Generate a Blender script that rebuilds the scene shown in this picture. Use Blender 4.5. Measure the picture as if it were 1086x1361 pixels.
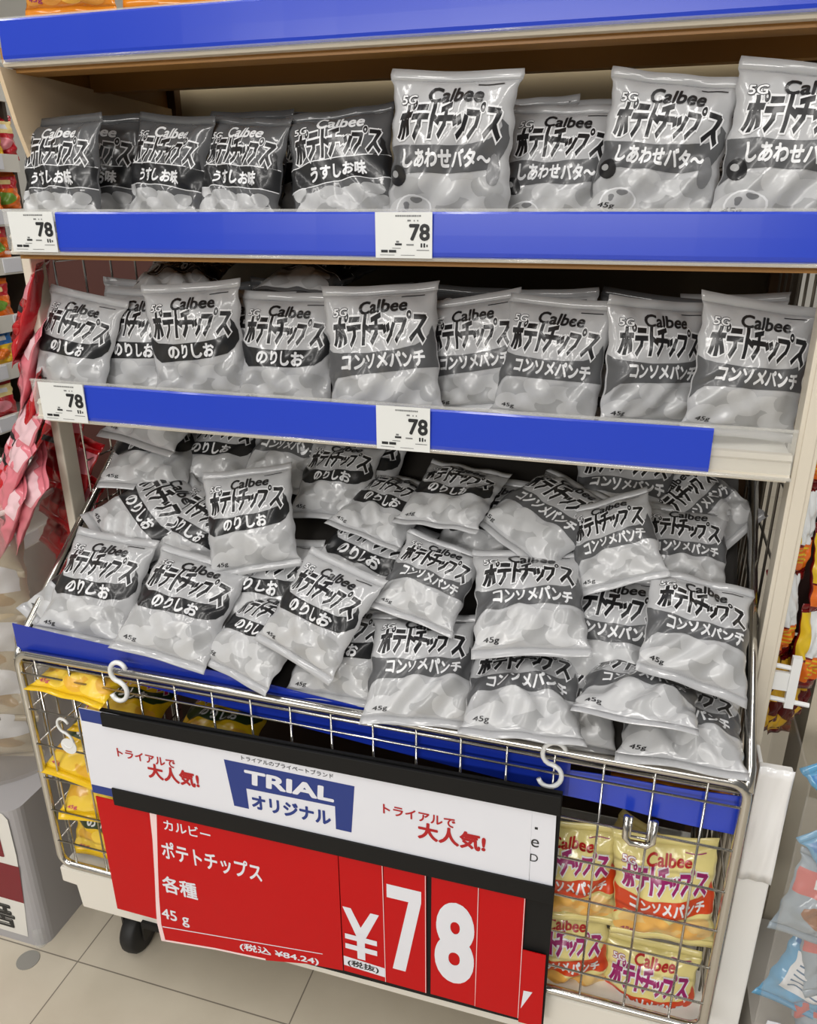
import bpy, bmesh, math, random
import numpy as np
from mathutils import Matrix, Vector

for o in list(bpy.data.objects):
    bpy.data.objects.remove(o)
sc = bpy.context.scene
COL = sc.collection

# ------------------------------------------------------------------ camera
cd = bpy.data.cameras.new('camera'); cam = bpy.data.objects.new('camera', cd); COL.objects.link(cam)
cd.sensor_fit = 'VERTICAL'; cd.sensor_height = 36.0; cd.lens = 1040.0 / 1361.0 * 36.0
cd.clip_start = 0.02
RIGHT = (0.95869423, 0.28440663, -0.00427107)
DOWN = (0.10147394, -0.35600484, -0.92895834)
FWD = (-0.26572243, 0.8901536, -0.37015964)
cam.matrix_world = Matrix(((RIGHT[0], -DOWN[0], -FWD[0], 0), (RIGHT[1], -DOWN[1], -FWD[1], 0),
                           (RIGHT[2], -DOWN[2], -FWD[2], 1.16), (0, 0, 0, 1)))
sc.camera = cam

# ------------------------------------------------------------------ light
w = bpy.data.worlds.new('store_air'); sc.world = w; w.use_nodes = True
w.node_tree.nodes['Background'].inputs[0].default_value = (1.0, 0.98, 0.95, 1)
w.node_tree.nodes['Background'].inputs[1].default_value = 0.15


def area(name, loc, sx, sy, power, rot=(0, 0, 0), color=(1, 0.97, 0.93)):
    l = bpy.data.lights.new(name, 'AREA'); l.shape = 'RECTANGLE'; l.size = sx; l.size_y = sy
    l.energy = power; l.color = color
    o = bpy.data.objects.new(name, l); COL.objects.link(o); o.location = loc; o.rotation_euler = rot
    return o


# rows of fluorescent fittings along the aisle ceiling
area('ceiling_tube', (-0.55, -1.0, 2.7), 0.14, 3.2, 30)
area('ceiling_tube', (0.75, -1.0, 2.7), 0.14, 3.2, 30)
area('ceiling_tube', (-1.9, -0.6, 2.7), 0.14, 3.2, 23)
area('ceiling_tube', (-1.2, 1.8, 2.7), 0.14, 2.0, 20)
area('ceiling_tube', (1.2, 1.6, 2.7), 0.14, 2.0, 20)
# added tilted fill lamp behind the camera, brightens the shelf fronts
area('front_fill_light', (-0.9, -3.4, 2.1), 3.0, 0.5, 92, (math.radians(72), 0, 0))
sc.view_settings.view_transform = 'Standard'
sc.view_settings.look = 'None'
sc.view_settings.exposure = -0.12
sc.view_settings.gamma = 1.0
sc.view_settings.use_curve_mapping = False

# ------------------------------------------------------------------ materials


def lin(c):
    return tuple(((x / 255.0) / 12.92 if x / 255.0 <= 0.04045 else ((x / 255.0 + 0.055) / 1.055) ** 2.4) for x in c)


MATS = {}


def mat(name, rgb, rough=0.5, metal=0.0, spec=0.5, coat=0.0, bump=None, var=None, alpha=None):
    if name in MATS:
        return MATS[name]
    m = bpy.data.materials.new(name); m.use_nodes = True
    nt = m.node_tree; b = nt.nodes['Principled BSDF']
    b.inputs['Base Color'].default_value = (*lin(rgb), 1)
    b.inputs['Roughness'].default_value = rough; b.inputs['Metallic'].default_value = metal
    b.inputs['Specular IOR Level'].default_value = spec
    b.inputs['Coat Weight'].default_value = coat; b.inputs['Coat Roughness'].default_value = 0.08
    tc = nt.nodes.new('ShaderNodeTexCoord')
    if bump:
        n = nt.nodes.new('ShaderNodeTexNoise'); n.inputs['Scale'].default_value = bump[0]
        n.inputs['Detail'].default_value = 3.0
        bp = nt.nodes.new('ShaderNodeBump'); bp.inputs['Strength'].default_value = bump[1]
        bp.inputs['Distance'].default_value = bump[2]
        nt.links.new(tc.outputs['Object'], n.inputs['Vector']); nt.links.new(n.outputs['Fac'], bp.inputs['Height'])
        nt.links.new(bp.outputs['Normal'], b.inputs['Normal'])
    if var:
        n = nt.nodes.new('ShaderNodeTexNoise'); n.inputs['Scale'].default_value = var[0]
        n.inputs['Detail'].default_value = 4.0
        r = nt.nodes.new('ShaderNodeValToRGB')
        r.color_ramp.elements[0].position = 0.35; r.color_ramp.elements[1].position = 0.68
        r.color_ramp.elements[0].color = (*lin(var[1]), 1); r.color_ramp.elements[1].color = (*lin(var[2]), 1)
        nt.links.new(tc.outputs['Object'], n.inputs['Vector']); nt.links.new(n.outputs['Fac'], r.inputs['Fac'])
        nt.links.new(r.outputs['Color'], b.inputs['Base Color'])
    if alpha is not None:
        t = nt.nodes.new('ShaderNodeBsdfTransparent'); mx = nt.nodes.new('ShaderNodeMixShader')
        mx.inputs[0].default_value = alpha
        nt.links.new(t.outputs[0], mx.inputs[1]); nt.links.new(b.outputs[0], mx.inputs[2])
        nt.links.new(mx.outputs[0], nt.nodes['Material Output'].inputs['Surface'])
    MATS[name] = m
    return m


FB = (55, 0.22, 0.004)


def film(name, rgb, rough=0.2):
    return mat(name, rgb, rough, 0, 0.5, 0.45, bump=FB)


def ink(name, rgb):
    return mat(name, rgb, 0.3, 0, 0.5, 0.15)


blue = mat('blue_card', (30, 62, 190), 0.28, coat=0.5)
blue_deep = mat('deep_blue_card', (22, 48, 158), 0.35, coat=0.3)
cream = mat('cream_painted_steel', (214, 206, 190), 0.4, bump=(300, 0.05, 0.0005))
white_p = mat('white_painted_steel', (222, 220, 212), 0.4)
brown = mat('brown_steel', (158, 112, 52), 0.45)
brown_dark = mat('dark_brown_steel', (84, 58, 30), 0.55)
beige = mat('beige_panel', (196, 180, 146), 0.6, var=(3, (188, 172, 138), (204, 188, 154)))
chrome = mat('chrome_wire', (205, 203, 198), 0.2, metal=1.0)
dullwire = mat('dull_wire', (120, 114, 104), 0.38, metal=0.8)
dark = mat('dark_metal', (38, 35, 32), 0.5)
black = mat('black_board', (24, 24, 24), 0.6, spec=0.2)
blackrub = mat('black_rubber', (22, 22, 22), 0.6)
paper = mat('white_paper', (226, 228, 236), 0.45)
cardw = mat('price_card_paper', (224, 226, 224), 0.35, coat=0.3)
red = mat('red_card', (190, 8, 14), 0.45, spec=0.2)
redink = mat('red_ink', (176, 18, 26), 0.5)
navy = mat('navy_ink', (28, 52, 128), 0.45)
inkb = mat('black_ink', (24, 26, 28), 0.5)
inkg = mat('grey_ink', (110, 112, 112), 0.5)
pinkw = mat('pale_pink_edge', (242, 214, 214), 0.5)
whitep = mat('white_plastic', (228, 230, 230), 0.3, coat=0.2)
clearp = mat('clear_plastic', (225, 225, 220), 0.12, coat=0.6, alpha=0.22)
clearb = mat('clear_bin_plastic', (215, 208, 200), 0.12, coat=0.6, alpha=0.2)

# ------------------------------------------------------------------ mesh helpers


class MB:
    def __init__(self):
        self.v = []; self.f = []; self.m = []

    def add(self, V, F, mi=0):
        b = len(self.v)
        self.v += [tuple(p) for p in V]; self.f += [tuple(i + b for i in f) for f in F]; self.m += [mi] * len(F)

    def box(self, x0, x1, y0, y1, z0, z1, mi=0):
        V = [(x, y, z) for x in (x0, x1) for y in (y0, y1) for z in (z0, z1)]
        self.add(V, [(0, 1, 3, 2), (4, 6, 7, 5), (0, 4, 5, 1), (2, 3, 7, 6), (0, 2, 6, 4), (1, 5, 7, 3)], mi)

    def prism(self, pts, axis, d0, d1, mi=0):
        """pts: 2-D outline; axis 'x': pts=(y,z); 'y': pts=(x,z); 'z': pts=(x,y)"""
        n = len(pts)

        def P(p, d):
            return {'x': (d, p[0], p[1]), 'y': (p[0], d, p[1]), 'z': (p[0], p[1], d)}[axis]
        V = [P(p, d0) for p in pts] + [P(p, d1) for p in pts]
        F = [tuple(range(n))[::-1], tuple(range(n, 2 * n))] + [(i, (i + 1) % n, n + (i + 1) % n, n + i) for i in range(n)]
        self.add(V, F, mi)

    def tube(self, path, r, mi=0, seg=8, closed=False, cap=True):
        P = [Vector(p) for p in path]; n = len(P); V = []; F = []
        prev = None
        for i in range(n):
            if closed:
                t = (P[(i + 1) % n] - P[i - 1]).normalized()
            else:
                t = (P[min(i + 1, n - 1)] - P[max(i - 1, 0)]).normalized()
            if prev is None:
                a = Vector((0, 0, 1)) if abs(t.z) < 0.9 else Vector((1, 0, 0))
                u = t.cross(a).normalized()
            else:
                u = (prev - t * prev.dot(t)).normalized()
            prev = u; wv = t.cross(u)
            for k in range(seg):
                an = 2 * math.pi * k / seg
                V.append(P[i] + u * (r * math.cos(an)) + wv * (r * math.sin(an)))
        m = n if closed else n - 1
        for i in range(m):
            for k in range(seg):
                a = i * seg + k; b = i * seg + (k + 1) % seg
                c = ((i + 1) % n) * seg + (k + 1) % seg; d = ((i + 1) % n) * seg + k
                F.append((a, b, c, d))
        if cap and not closed:
            F.append(tuple(range(seg))[::-1]); F.append(tuple(range((n - 1) * seg, n * seg)))
        self.add(V, F, mi)

    def lathe(self, prof, c, axis='z', seg=24, mi=0):
        V = []; F = []; n = len(prof)
        for k in range(seg):
            a = 2 * math.pi * k / seg
            for r, h in prof:
                p = (r * math.cos(a), r * math.sin(a), h)
                if axis == 'x':
                    p = (h, p[0], p[1])
                elif axis == 'y':
                    p = (p[0], h, p[1])
                V.append((c[0] + p[0], c[1] + p[1], c[2] + p[2]))
        for k in range(seg):
            for i in range(n - 1):
                F.append((k * n + i, ((k + 1) % seg) * n + i, ((k + 1) % seg) * n + i + 1, k * n + i + 1))
        self.add(V, F, mi)

    def build(self, name, mats, parent=None, smooth=False, bevel=0):
        me = bpy.data.meshes.new(name); me.from_pydata(self.v, [], self.f)
        mats = mats if isinstance(mats, (list, tuple)) else [mats]
        for m in mats:
            me.materials.append(m)
        me.polygons.foreach_set('material_index', self.m)
        if smooth:
            me.polygons.foreach_set('use_smooth', [True] * len(me.polygons))
        me.update()
        o = bpy.data.objects.new(name, me); COL.objects.link(o)
        if parent:
            o.parent = parent
        if bevel:
            bv = o.modifiers.new('bevel', 'BEVEL'); bv.width = bevel; bv.segments = 2; bv.limit_method = 'ANGLE'
        return o


def empty(name, label, cat, loc=(0, 0, 0), group=None):
    o = bpy.data.objects.new(name, None); COL.objects.link(o); o.location = loc; o.empty_display_size = 0.03
    o['label'] = label; o['category'] = cat
    if group:
        o['group'] = group
    return o


def tag(o, label, cat, group=None):
    o['label'] = label; o['category'] = cat
    if group:
        o['group'] = group
    return o


def struct(o):
    o['kind'] = 'structure'
    return o


# lettering: outlines of the built-in typeface turned into flat polygons, normalised to a unit box
_tc = {}


def glyphs(body, bold=0.0, shear=0.0, res=3, space=1.0):
    key = (body, bold, shear, res, space)
    if key in _tc:
        return _tc[key]
    c = bpy.data.curves.new('lettering', 'FONT'); c.body = body; c.offset = bold; c.shear = shear
    c.resolution_u = res; c.space_character = space
    c.offset = 0.0; extra = max(0.0, bold)
    o = bpy.data.objects.new('lettering', c); COL.objects.link(o)
    dg = bpy.context.evaluated_depsgraph_get(); dg.update()
    ev = o.evaluated_get(dg); me = ev.to_mesh()
    V = np.array([(v.co.x, v.co.y) for v in me.vertices]); F = [tuple(p.vertices) for p in me.polygons]
    ev.to_mesh_clear(); n0 = len(V)
    bpy.data.objects.remove(o); bpy.data.curves.remove(c)
    if extra > 0:                          # overprint in a small ring for a heavier weight
        n = len(V); VV = [V]; FF = list(F); k = 14 if len(body) == 1 else 8 if extra > 0.045 else 5
        for i in range(k):
            a = 2 * math.pi * (i + 0.5) / k
            VV.append(V + np.array([extra * math.cos(a), extra * math.sin(a)]) * 0.8)
            FF += [tuple(j + n * (i + 1) for j in f) for f in F]
        V = np.concatenate(VV); F = FF
    lo = V.min(0); hi = V.max(0)
    V = (V - lo) / (hi - lo)
    D = np.repeat(np.arange(len(V) // n0), n0)       # which overprint a point belongs to
    V = np.concatenate([V, D[:, None]], 1)
    _tc[key] = (V, F, (hi - lo)[0] / (hi - lo)[1])
    return _tc[key]


# ------------------------------------------------------------------ flexible printed bags
A_L = np.linspace(-1, 1, 29)
B_L = np.concatenate([[-1, -0.93], np.linspace(-0.86, 0.86, 35), [0.93, 1]])
SB = 0.86


def cut(V, F):
    """cut flat artwork along the bag's grid lines so that it can bend with the film"""
    bm = bmesh.new(); vs = [bm.verts.new((p[0], p[1], 0)) for p in V]
    for f in F:
        try:
            bm.faces.new([vs[i] for i in f])
        except ValueError:
            pass
    lo = np.min(V, 0); hi = np.max(V, 0)
    for ax, lines in ((0, A_L), (1, B_L)):
        no = (1, 0, 0) if ax == 0 else (0, 1, 0)
        for q in lines:
            if lo[ax] < q < hi[ax]:
                bmesh.ops.bisect_plane(bm, geom=bm.verts[:] + bm.edges[:] + bm.faces[:], dist=1e-7,
                                       plane_co=(q, 0, 0) if ax == 0 else (0, q, 0), plane_no=no)
    da, db = A_L[1] - A_L[0], 2 * SB / 34
    k = db / da; ln = math.hypot(k, 1)              # the cells' diagonals: b = k a + c
    vals = [v.co.y - k * v.co.x for v in bm.verts]
    c0 = -SB + k; n0 = int(math.floor((min(vals) - c0) / db)); n1 = int(math.ceil((max(vals) - c0) / db))
    for q in range(n0, n1 + 1):
        c = c0 + q * db
        bmesh.ops.bisect_plane(bm, geom=bm.verts[:] + bm.edges[:] + bm.faces[:], dist=1e-7, plane_co=(0, c, 0), plane_no=(-k / ln, 1 / ln, 0))
    bmesh.ops.triangulate(bm, faces=[f for f in bm.faces if len(f.verts) > 4])
    bm.verts.index_update()
    o = np.array([(v.co.x, v.co.y) for v in bm.verts]); ff = []
    for f in bm.faces:
        ids = [v.index for v in f.verts]
        if f.normal.z < 0:
            ids = ids[::-1]
        ff.append(tuple(ids))
    bm.free()
    return o, ff


TITLE = [  # per letter: strokes (points, weight), rings; letters sit on a unit cell
    ([((.02, .70), (.84, .70)), ((.43, .97), (.43, .02)), ((.22, .52), (.06, .10)), ((.64, .52), (.80, .10))], [(.93, .99, .11)]),
    ([((.16, .90), (.80, .90)), ((.0, .60), (.96, .60)), ((.52, .60), (.50, .32), (.26, .0))], []),
    ([((.32, 1.0), (.32, -.02)), ((.32, .62), (.80, .42))], []),
    ([((.80, .98), (.14, .84)), ((.0, .54), (1.0, .54)), ((.50, .88), (.50, .34), (.22, .0))], []),
    ([((.08, .54), (.15, .38)), ((.36, .58), (.43, .42)), ((.78, .60), (.68, .26), (.36, .0))], []),
    ([((.06, .76), (.76, .76), (.68, .36), (.28, .0))], [(1.03, .98, .12)]),
    ([((.12, .90), (.80, .90), (.54, .44), (.04, .04)), ((.52, .44), (.90, .02))], []),
]


def title_shape(th):
    V = []; F = []
    step = (0, 1.06, 2.02, 2.76, 3.80, 4.62, 5.92)
    for (strokes, rings), x0 in zip(TITLE, step):
        for st in strokes:
            for (ax, ay), (bx, by) in zip(st[:-1], st[1:]):
                dx, dy = bx - ax, by - ay; L = math.hypot(dx, dy); dx /= L; dy /= L
                tv = th * (1.0 if abs(dx) < abs(dy) else 0.82); e = th * 0.28
                q = [(ax - dx * e - dy * tv / 2, ay - dy * e + dx * tv / 2), (ax - dx * e + dy * tv / 2, ay - dy * e - dx * tv / 2),
                     (bx + dx * e + dy * tv / 2, by + dy * e - dx * tv / 2), (bx + dx * e - dy * tv / 2, by + dy * e + dx * tv / 2)]
                b = len(V); V += [(x0 + p[0], p[1]) for p in q]; F.append((b, b + 1, b + 2, b + 3))
        for cx, cy, r in rings:
            b = len(V); n = 14; w = th * 0.24
            for k in range(n):
                a = 2 * math.pi * k / n
                V += [(x0 + cx + (r + w) * math.cos(a), cy + (r + w) * math.sin(a)), (x0 + cx + max(r - w, .015) * math.cos(a), cy + max(r - w, .015) * math.sin(a))]
            for k in range(n):
                k2 = (k + 1) % n
                F.append((b + 2 * k, b + 2 * k2, b + 2 * k2 + 1, b + 2 * k + 1))
    return np.array(V), F


class Art(list):
    """artwork in u (-.5 left .. .5 right), v (0 top .. 1 bottom)"""

    def poly(self, pts, mi, layer=1):
        V = [(2 * u, 1 - 2 * v) for u, v in pts]
        V = np.array(V); area2 = sum(V[i - 1][0] * V[i][1] - V[i][0] * V[i - 1][1] for i in range(len(V)))
        ids = list(range(len(V)))
        if area2 < 0:
            ids = ids[::-1]
        o, f = cut(V, [tuple(ids)])
        self.append((o, f, mi, layer))

    def blob(self, u, v, ru, rv, mi, layer=1, seed=0, jag=0.08, n=18):
        r = random.Random(seed); ph = r.random() * 6
        P = []
        for k in range(n):
            t = 2 * math.pi * k / n
            q = 1 + jag * math.sin(2 * t + ph) + jag * 0.6 * math.sin(3 * t + 2 * ph)
            P.append((u + ru * q * math.cos(t), v + rv * q * math.sin(t)))
        self.poly(P, mi, layer)

    def title(self, u0, v0, u1, v1, mi, halo_mi, layer, slant=0.16):
        for th, m2, ly in ((.44, halo_mi, layer - 1), (.255, mi, layer)):
            V, F = title_shape(th)
            X = u0 + (V[:, 0] + slant * (V[:, 1] - .5)) / 6.86 * (u1 - u0); t = (X - u0) / (u1 - u0)
            Yv = v1 - V[:, 1] * (v1 - v0) * (1.0 - .12 * t) - .012 * (1 - (2 * t - 1) ** 2)
            P = np.stack([2 * X, 1 - 2 * Yv], 1)
            for i, ff in enumerate(F):
                if len(ff) == 4 and True:
                    o, f = cut(P[list(ff)], [(0, 1, 2, 3)]); self.append((o, f, m2, ly + .05 * (i % 17)))

    def text(self, s, u0, v0, u1, v1, mi, layer, bold=0.0, shear=0.0, rise=0.0, arch=0.0, halo=None):
        for hb, m2, ly in (([(halo[0], halo[1], layer - 1)] if halo else []) + [(bold, mi, layer)]):
            V, F, _ = glyphs(s, hb, shear)
            e = (hb - bold) * 0.9 if hb != bold else 0
            eu = e * (v1 - v0) * 1.0; ev = e * (v1 - v0)
            X = (u0 - eu) + V[:, 0] * (u1 - u0 + 2 * eu); Yv = (v1 + ev) - V[:, 1] * (v1 - v0 + 2 * ev)
            tt = (X - u0) / (u1 - u0)
            Yv = Yv - rise * tt - arch * (1 - (2 * tt - 1) ** 2)
            n = int(V[:, 2].max()) + 1; q = len(V) // n; P = np.stack([2 * X, 1 - 2 * Yv], 1); k = len(F) // n
            for i in range(n):
                o, f = cut(P[i * q:(i + 1) * q], [tuple(j - i * q for j in ff) for ff in F[i * k:(i + 1) * k]])
                self.append((o, f, m2, ly + .12 * i))


# slots: 0 film 1 band 2 title 3 white 4 chip pale 5 chip mid 6 maker name 7 accent
def front_art(kind):
    A = Art(); r = random.Random(hash_key(kind))
    dk = kind == 'u'
    spots = [(-.30, .74, .15, .075), (-.08, .71, .14, .07), (.15, .74, .15, .07), (.33, .72, .12, .07), (-.36, .85, .13, .07),
             (-.16, .84, .16, .075), (.08, .85, .16, .07), (.28, .85, .15, .075), (-.02, .78, .13, .06), (.40, .81, .08, .06)]
    if dk:
        A.poly([(-.49, .80), (-.42, .74), (-.33, .72), (-.25, .68), (-.15, .665), (-.05, .70), (.06, .68), (.2, .70), (.3, .76), (.44, .77), (.49, .82), (.49, .91), (-.49, .91)], 4, 1)
        for i, s in enumerate(spots):
            A.blob(*s[:2], s[2] * .8, s[3] * .8, 5 if i % 2 else 4, 2 + 0.2 * i, i)
        A.blob(-.40, .66, .075, .065, 4, 2, 3, 0.02)
    else:
        for i, s in enumerate(spots):
            A.blob(*s, 4 if i % 3 else 5, 1 + 0.14 * i, i + 5, 0.05)
    if kind in ('n', 'y'):
        A.poly([(-.49, .43), (-.46, .425), (-.42, .45), (-.38, .475), (-.2, .49), (.1, .485), (.27, .47), (.36, .44), (.41, .40), (.425, .36), (.41, .31),
                (.455, .35), (.475, .41), (.47, .49), (.43, .55), (.36, .59), (.2, .615), (0, .625), (-.25, .63), (-.38, .635), (-.44, .60), (-.47, .55), (-.49, .52)], 1, 3)
    elif kind in ('c', 'k'):
        A.poly([(-.49, .44), (-.44, .47), (-.35, .485), (-.1, .495), (.15, .485), (.32, .465), (.41, .43), (.45, .39), (.465, .33), (.49, .38), (.49, .62),
                (.3, .625), (0, .64), (-.25, .645), (-.4, .655), (-.45, .69), (-.49, .75)], 1, 3)
    elif kind == 's':
        A.poly([(-.49, .47), (-.3, .475), (0, .48), (.2, .465), (.33, .44), (.40, .40), (.42, .36), (.40, .31), (.46, .35), (.48, .42), (.46, .52), (.40, .60), (.2, .635),
                (0, .64), (-.3, .64), (-.40, .66), (-.49, .74)], 1, 3)
        A.blob(-.40, .655, .075, .06, 2, 5, 2, 0.03)
        A.blob(-.42, .645, .03, .02, 5, 6, 2, 0.03)
        A.blob(-.27, .85, .15, .085, 3, 4, 4, 0.02); A.blob(-.27, .85, .135, .075, 4, 4.5, 4, 0.02)
        A.blob(-.24, .80, .04, .02, 7, 5, 4, 0.2); A.blob(-.33, .83, .03, .02, 7, 5, 6, 0.2)
        A.blob(.38, .62, .05, .10, 7, 4, 9, 0.1)
    else:
        A.poly([(-.49, .455), (0, .45), (.49, .455), (.49, .64), (0, .635), (-.49, .64)], 3, 2.6)
        A.poly([(-.49, .462), (0, .457), (.49, .462), (.49, .633), (0, .628), (-.49, .633)], 1, 3)
        A.poly([(.33, .46), (.40, .41), (.42, .35), (.40, .30), (.46, .35), (.47, .46)], 1, 3)
    word = {'n': 'のりしお', 'y': 'のりしお', 'c': 'コンソメパンチ', 'k': 'コンソメパンチ', 's': 'しあわせバタ〜', 'u': 'うすしお味'}[kind]
    span = {'n': (-.27, .24), 'y': (-.27, .24), 'c': (-.34, .40), 'k': (-.34, .40), 's': (-.36, .36), 'u': (-.27, .27)}[kind]
    A.text(word, span[0], .495, span[1], .610, 3, 7, bold=0.055)
    A.title(-.41, .235, .41, .435, 2, 3, 6)
    A.text('Calbee', -.18, .122, .26, .222, 6, 6, bold=0.04, shear=0.12)
    A.text('5G', -.42, .165, -.28, .222, 3, 6, bold=0.03, shear=0.15, halo=(0.11, 2))
    if not dk:
        A.text('45g', -.42, .865, -.28, .905, 2, 6, bold=0.02)
        A.poly([(.20, .105), (.40, .10), (.40, .107), (.20, .112)], 2, 5)
    return A


def hash_key(s):
    return sum(ord(ch) * (i + 3) for i, ch in enumerate(s))


def sheet(seed, W, H, T0, puff=1.0):
    """front and back sheets of an inflated pillow bag, as grids"""
    R = np.random.RandomState(seed)
    a, b = np.meshgrid(A_L, B_L)
    ab = np.abs(b)
    t = np.clip(1 - np.clip(ab / SB, 0, 1) ** 2.4, 0, 1) ** 0.78
    ta = np.clip(1 - np.abs(a) ** 2.4, 0, 1) ** 0.62
    body = t * ta

    def lumps(n, f0, f1, amp):
        z = 0
        for _ in range(n):
            z = z + amp * np.cos(R.uniform(f0, f1) * a * R.choice([-1, 1]) + R.uniform(f0, f1) * b + R.uniform(0, 6.28))
        return z

    def gathers(sign):
        env = np.exp(-np.clip(SB - sign * b, 0, 2) / R.uniform(0.16, 0.3)) * np.clip((SB - sign * b) / 0.08, 0, 1)
        z = 0
        for _ in range(4):
            z = z + 0.0017 * np.sin(R.uniform(5, 17) * a + R.uniform(-3, 3) * b + R.uniform(0, 6.28))
        return z * env

    def creases(n):
        z = 0
        for _ in range(n):
            a0, b0, an = R.uniform(-.9, .9), R.uniform(-.75, .75), R.uniform(0, math.pi)
            d = (a - a0) * math.sin(an) - (b - b0) * math.cos(an); l = (a - a0) * math.cos(an) + (b - b0) * math.sin(an)
            z = z + R.uniform(-0.0030, 0.0026) * np.exp(-np.abs(d / 0.036)) * np.exp(-(l / R.uniform(.25, .6)) ** 2)
        return z
    low = 0.5 - 0.5 * np.tanh((b + 0.05) * 3)
    zf = T0 * body * (1 + 0.12 * low) + (lumps(4, 1.5, 4.5, 0.0013) + (lumps(5, 6, 12, 0.0013) * (0.35 + low)) + creases(13)) * np.clip(body * 1.6, 0, 1) + gathers(1) * ta + gathers(-1) * ta
    zb = -T0 * 0.95 * body + lumps(4, 2, 5, 0.0012) * body
    # everything the two sheets share: curling seals, bend and twist
    c = R.uniform(-0.35, 0.1) * np.clip(b - 0.6, 0, 1) ** 2 * 0.09 + R.uniform(-0.25, 0.25) * np.clip(-b - 0.6, 0, 1) ** 2 * 0.09
    c = c + 0.0016 * np.sin(R.uniform(3, 8) * a + R.uniform(0, 6)) * np.clip((ab - 0.55) / 0.4, 0, 1)
    c = c + R.uniform(-0.004, 0.004) * a * b + R.uniform(-0.003, 0.002) * b * b
    side = 0.0011 * np.sin(R.uniform(7, 11) * b + R.uniform(0, 6)) + 0.0008 * np.sin(R.uniform(15, 22) * b)
    shr = 0.075 * t ** 0.6
    x = a * W / 2 * (1 - shr) + side * a
    y = b * H / 2 + (0.003 * (1 - a * a) * np.sign(b) * -np.clip(ab - .3, 0, 1)) + R.uniform(-.0025, .0025) * a * np.clip((ab - .5) / .5, 0, 1) * np.sign(b)
    thin = 0.00025
    f = np.stack([x, y, np.maximum(zf, 0) + c + thin], -1)
    k = np.stack([x, y, np.minimum(zb, 0) + c - thin], -1)
    return f, k


def interp(G, a, b):
    ia = np.clip(np.interp(a, A_L, np.arange(len(A_L))), 0, len(A_L) - 1.0001)
    ib = np.clip(np.interp(b, B_L, np.arange(len(B_L))), 0, len(B_L) - 1.0001)
    i0 = ia.astype(int); j0 = ib.astype(int); fa = (ia - i0)[:, None]; fb = (ib - j0)[:, None]
    up = fb > fa                                    # which side of the cell's diagonal
    lo = G[j0, i0] * (1 - fa) + G[j0, i0 + 1] * (fa - fb) + G[j0 + 1, i0 + 1] * fb
    hi = G[j0, i0] * (1 - fb) + G[j0 + 1, i0] * (fb - fa) + G[j0 + 1, i0 + 1] * fa
    return np.where(up, hi, lo)


def mesh_np(name, V, F, M, mats, S):
    me = bpy.data.meshes.new(name); me.from_pydata(V.tolist() if hasattr(V, 'tolist') else V, [], F)
    for m in mats:
        me.materials.append(m)
    me.polygons.foreach_set('material_index', M)
    me.polygons.foreach_set('use_smooth', S)
    me.update()
    return me


def make_bag(name, W, H, art, mats, seed, T0=0.022, seals=True):
    f, k = sheet(seed, W, H, T0)
    nb, na = f.shape[:2]
    du = np.gradient(f, axis=1); dv = np.gradient(f, axis=0)
    N = np.cross(du, dv); N /= np.linalg.norm(N, axis=-1, keepdims=True)
    jb, jt = 2, nb - 3                     # first and last row of the pouch proper

    def strip(j0, j1):
        V = np.concatenate([f[j0:j1 + 1].reshape(-1, 3), k[j0:j1 + 1].reshape(-1, 3)]); n = (j1 - j0 + 1) * na; F = []
        for j in range(j1 - j0):
            for i in range(na - 1):
                q = (j * na + i, j * na + i + 1, (j + 1) * na + i + 1, (j + 1) * na + i)
                F.append((q[0], q[1], q[2])); F.append((q[0], q[2], q[3])); F.append(tuple(n + x for x in q[::-1]))
            for i, fl in ((0, 0), (na - 1, 1)):
                q = (j * na + i, (j + 1) * na + i, n + (j + 1) * na + i, n + j * na + i)
                F.append(q[::-1] if fl else q)
        for j, fl in ((0, 0), (j1 - j0, 1)):
            for i in range(na - 1):
                q = (j * na + i, n + j * na + i, n + j * na + i + 1, j * na + i + 1)
                F.append(q if not fl else q[::-1])
        S = ([True] * (3 * (na - 1)) + [False] * 2) * (j1 - j0) + [False] * (2 * (na - 1))
        return V, F, S
    V, F, S = strip(jb, jt); M = [0] * len(F)
    Vs = [V]; off = len(V)
    for (o, ff, mi, ly) in art:
        P = interp(f, o[:, 0], o[:, 1]) + interp(N, o[:, 0], o[:, 1]) * (0.00012 * ly + 0.0001)
        Vs.append(P); F += [tuple(i + off for i in q) for q in ff]; M += [mi] * len(ff); S += [True] * len(ff); off += len(P)
    root = bpy.data.objects.new(name, mesh_np(name, np.concatenate(Vs), F, M, mats, S)); COL.objects.link(root)
    if seals:
        for nm, j0, j1 in (('bottom_seal', 0, jb), ('top_seal', jt, nb - 1)):
            V, F, S = strip(j0, j1)
            o = bpy.data.objects.new(nm, mesh_np(nm, V, F, [0] * len(F), [mats[0]], S)); COL.objects.link(o); o.parent = root
    return root


def pose(o, x, y, z, roll, lean, yaw, s=1.0):
    a, r, q = map(math.radians, (lean, roll, yaw))
    up = Vector((0, math.sin(a), math.cos(a))); nn = Vector((0, -math.cos(a), math.sin(a))); ex = Vector((1, 0, 0))
    x2 = ex * math.cos(r) - up * math.sin(r); u2 = ex * math.sin(r) + up * math.cos(r)
    Rz = Matrix.Rotation(q, 3, 'Z')
    x2, u2, nn = Rz @ x2, Rz @ u2, Rz @ nn
    o.matrix_world = Matrix(((x2.x * s, u2.x * s, nn.x * s, x), (x2.y * s, u2.y * s, nn.y * s, y), (x2.z * s, u2.z * s, nn.z * s, z), (0, 0, 0, 1)))


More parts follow.
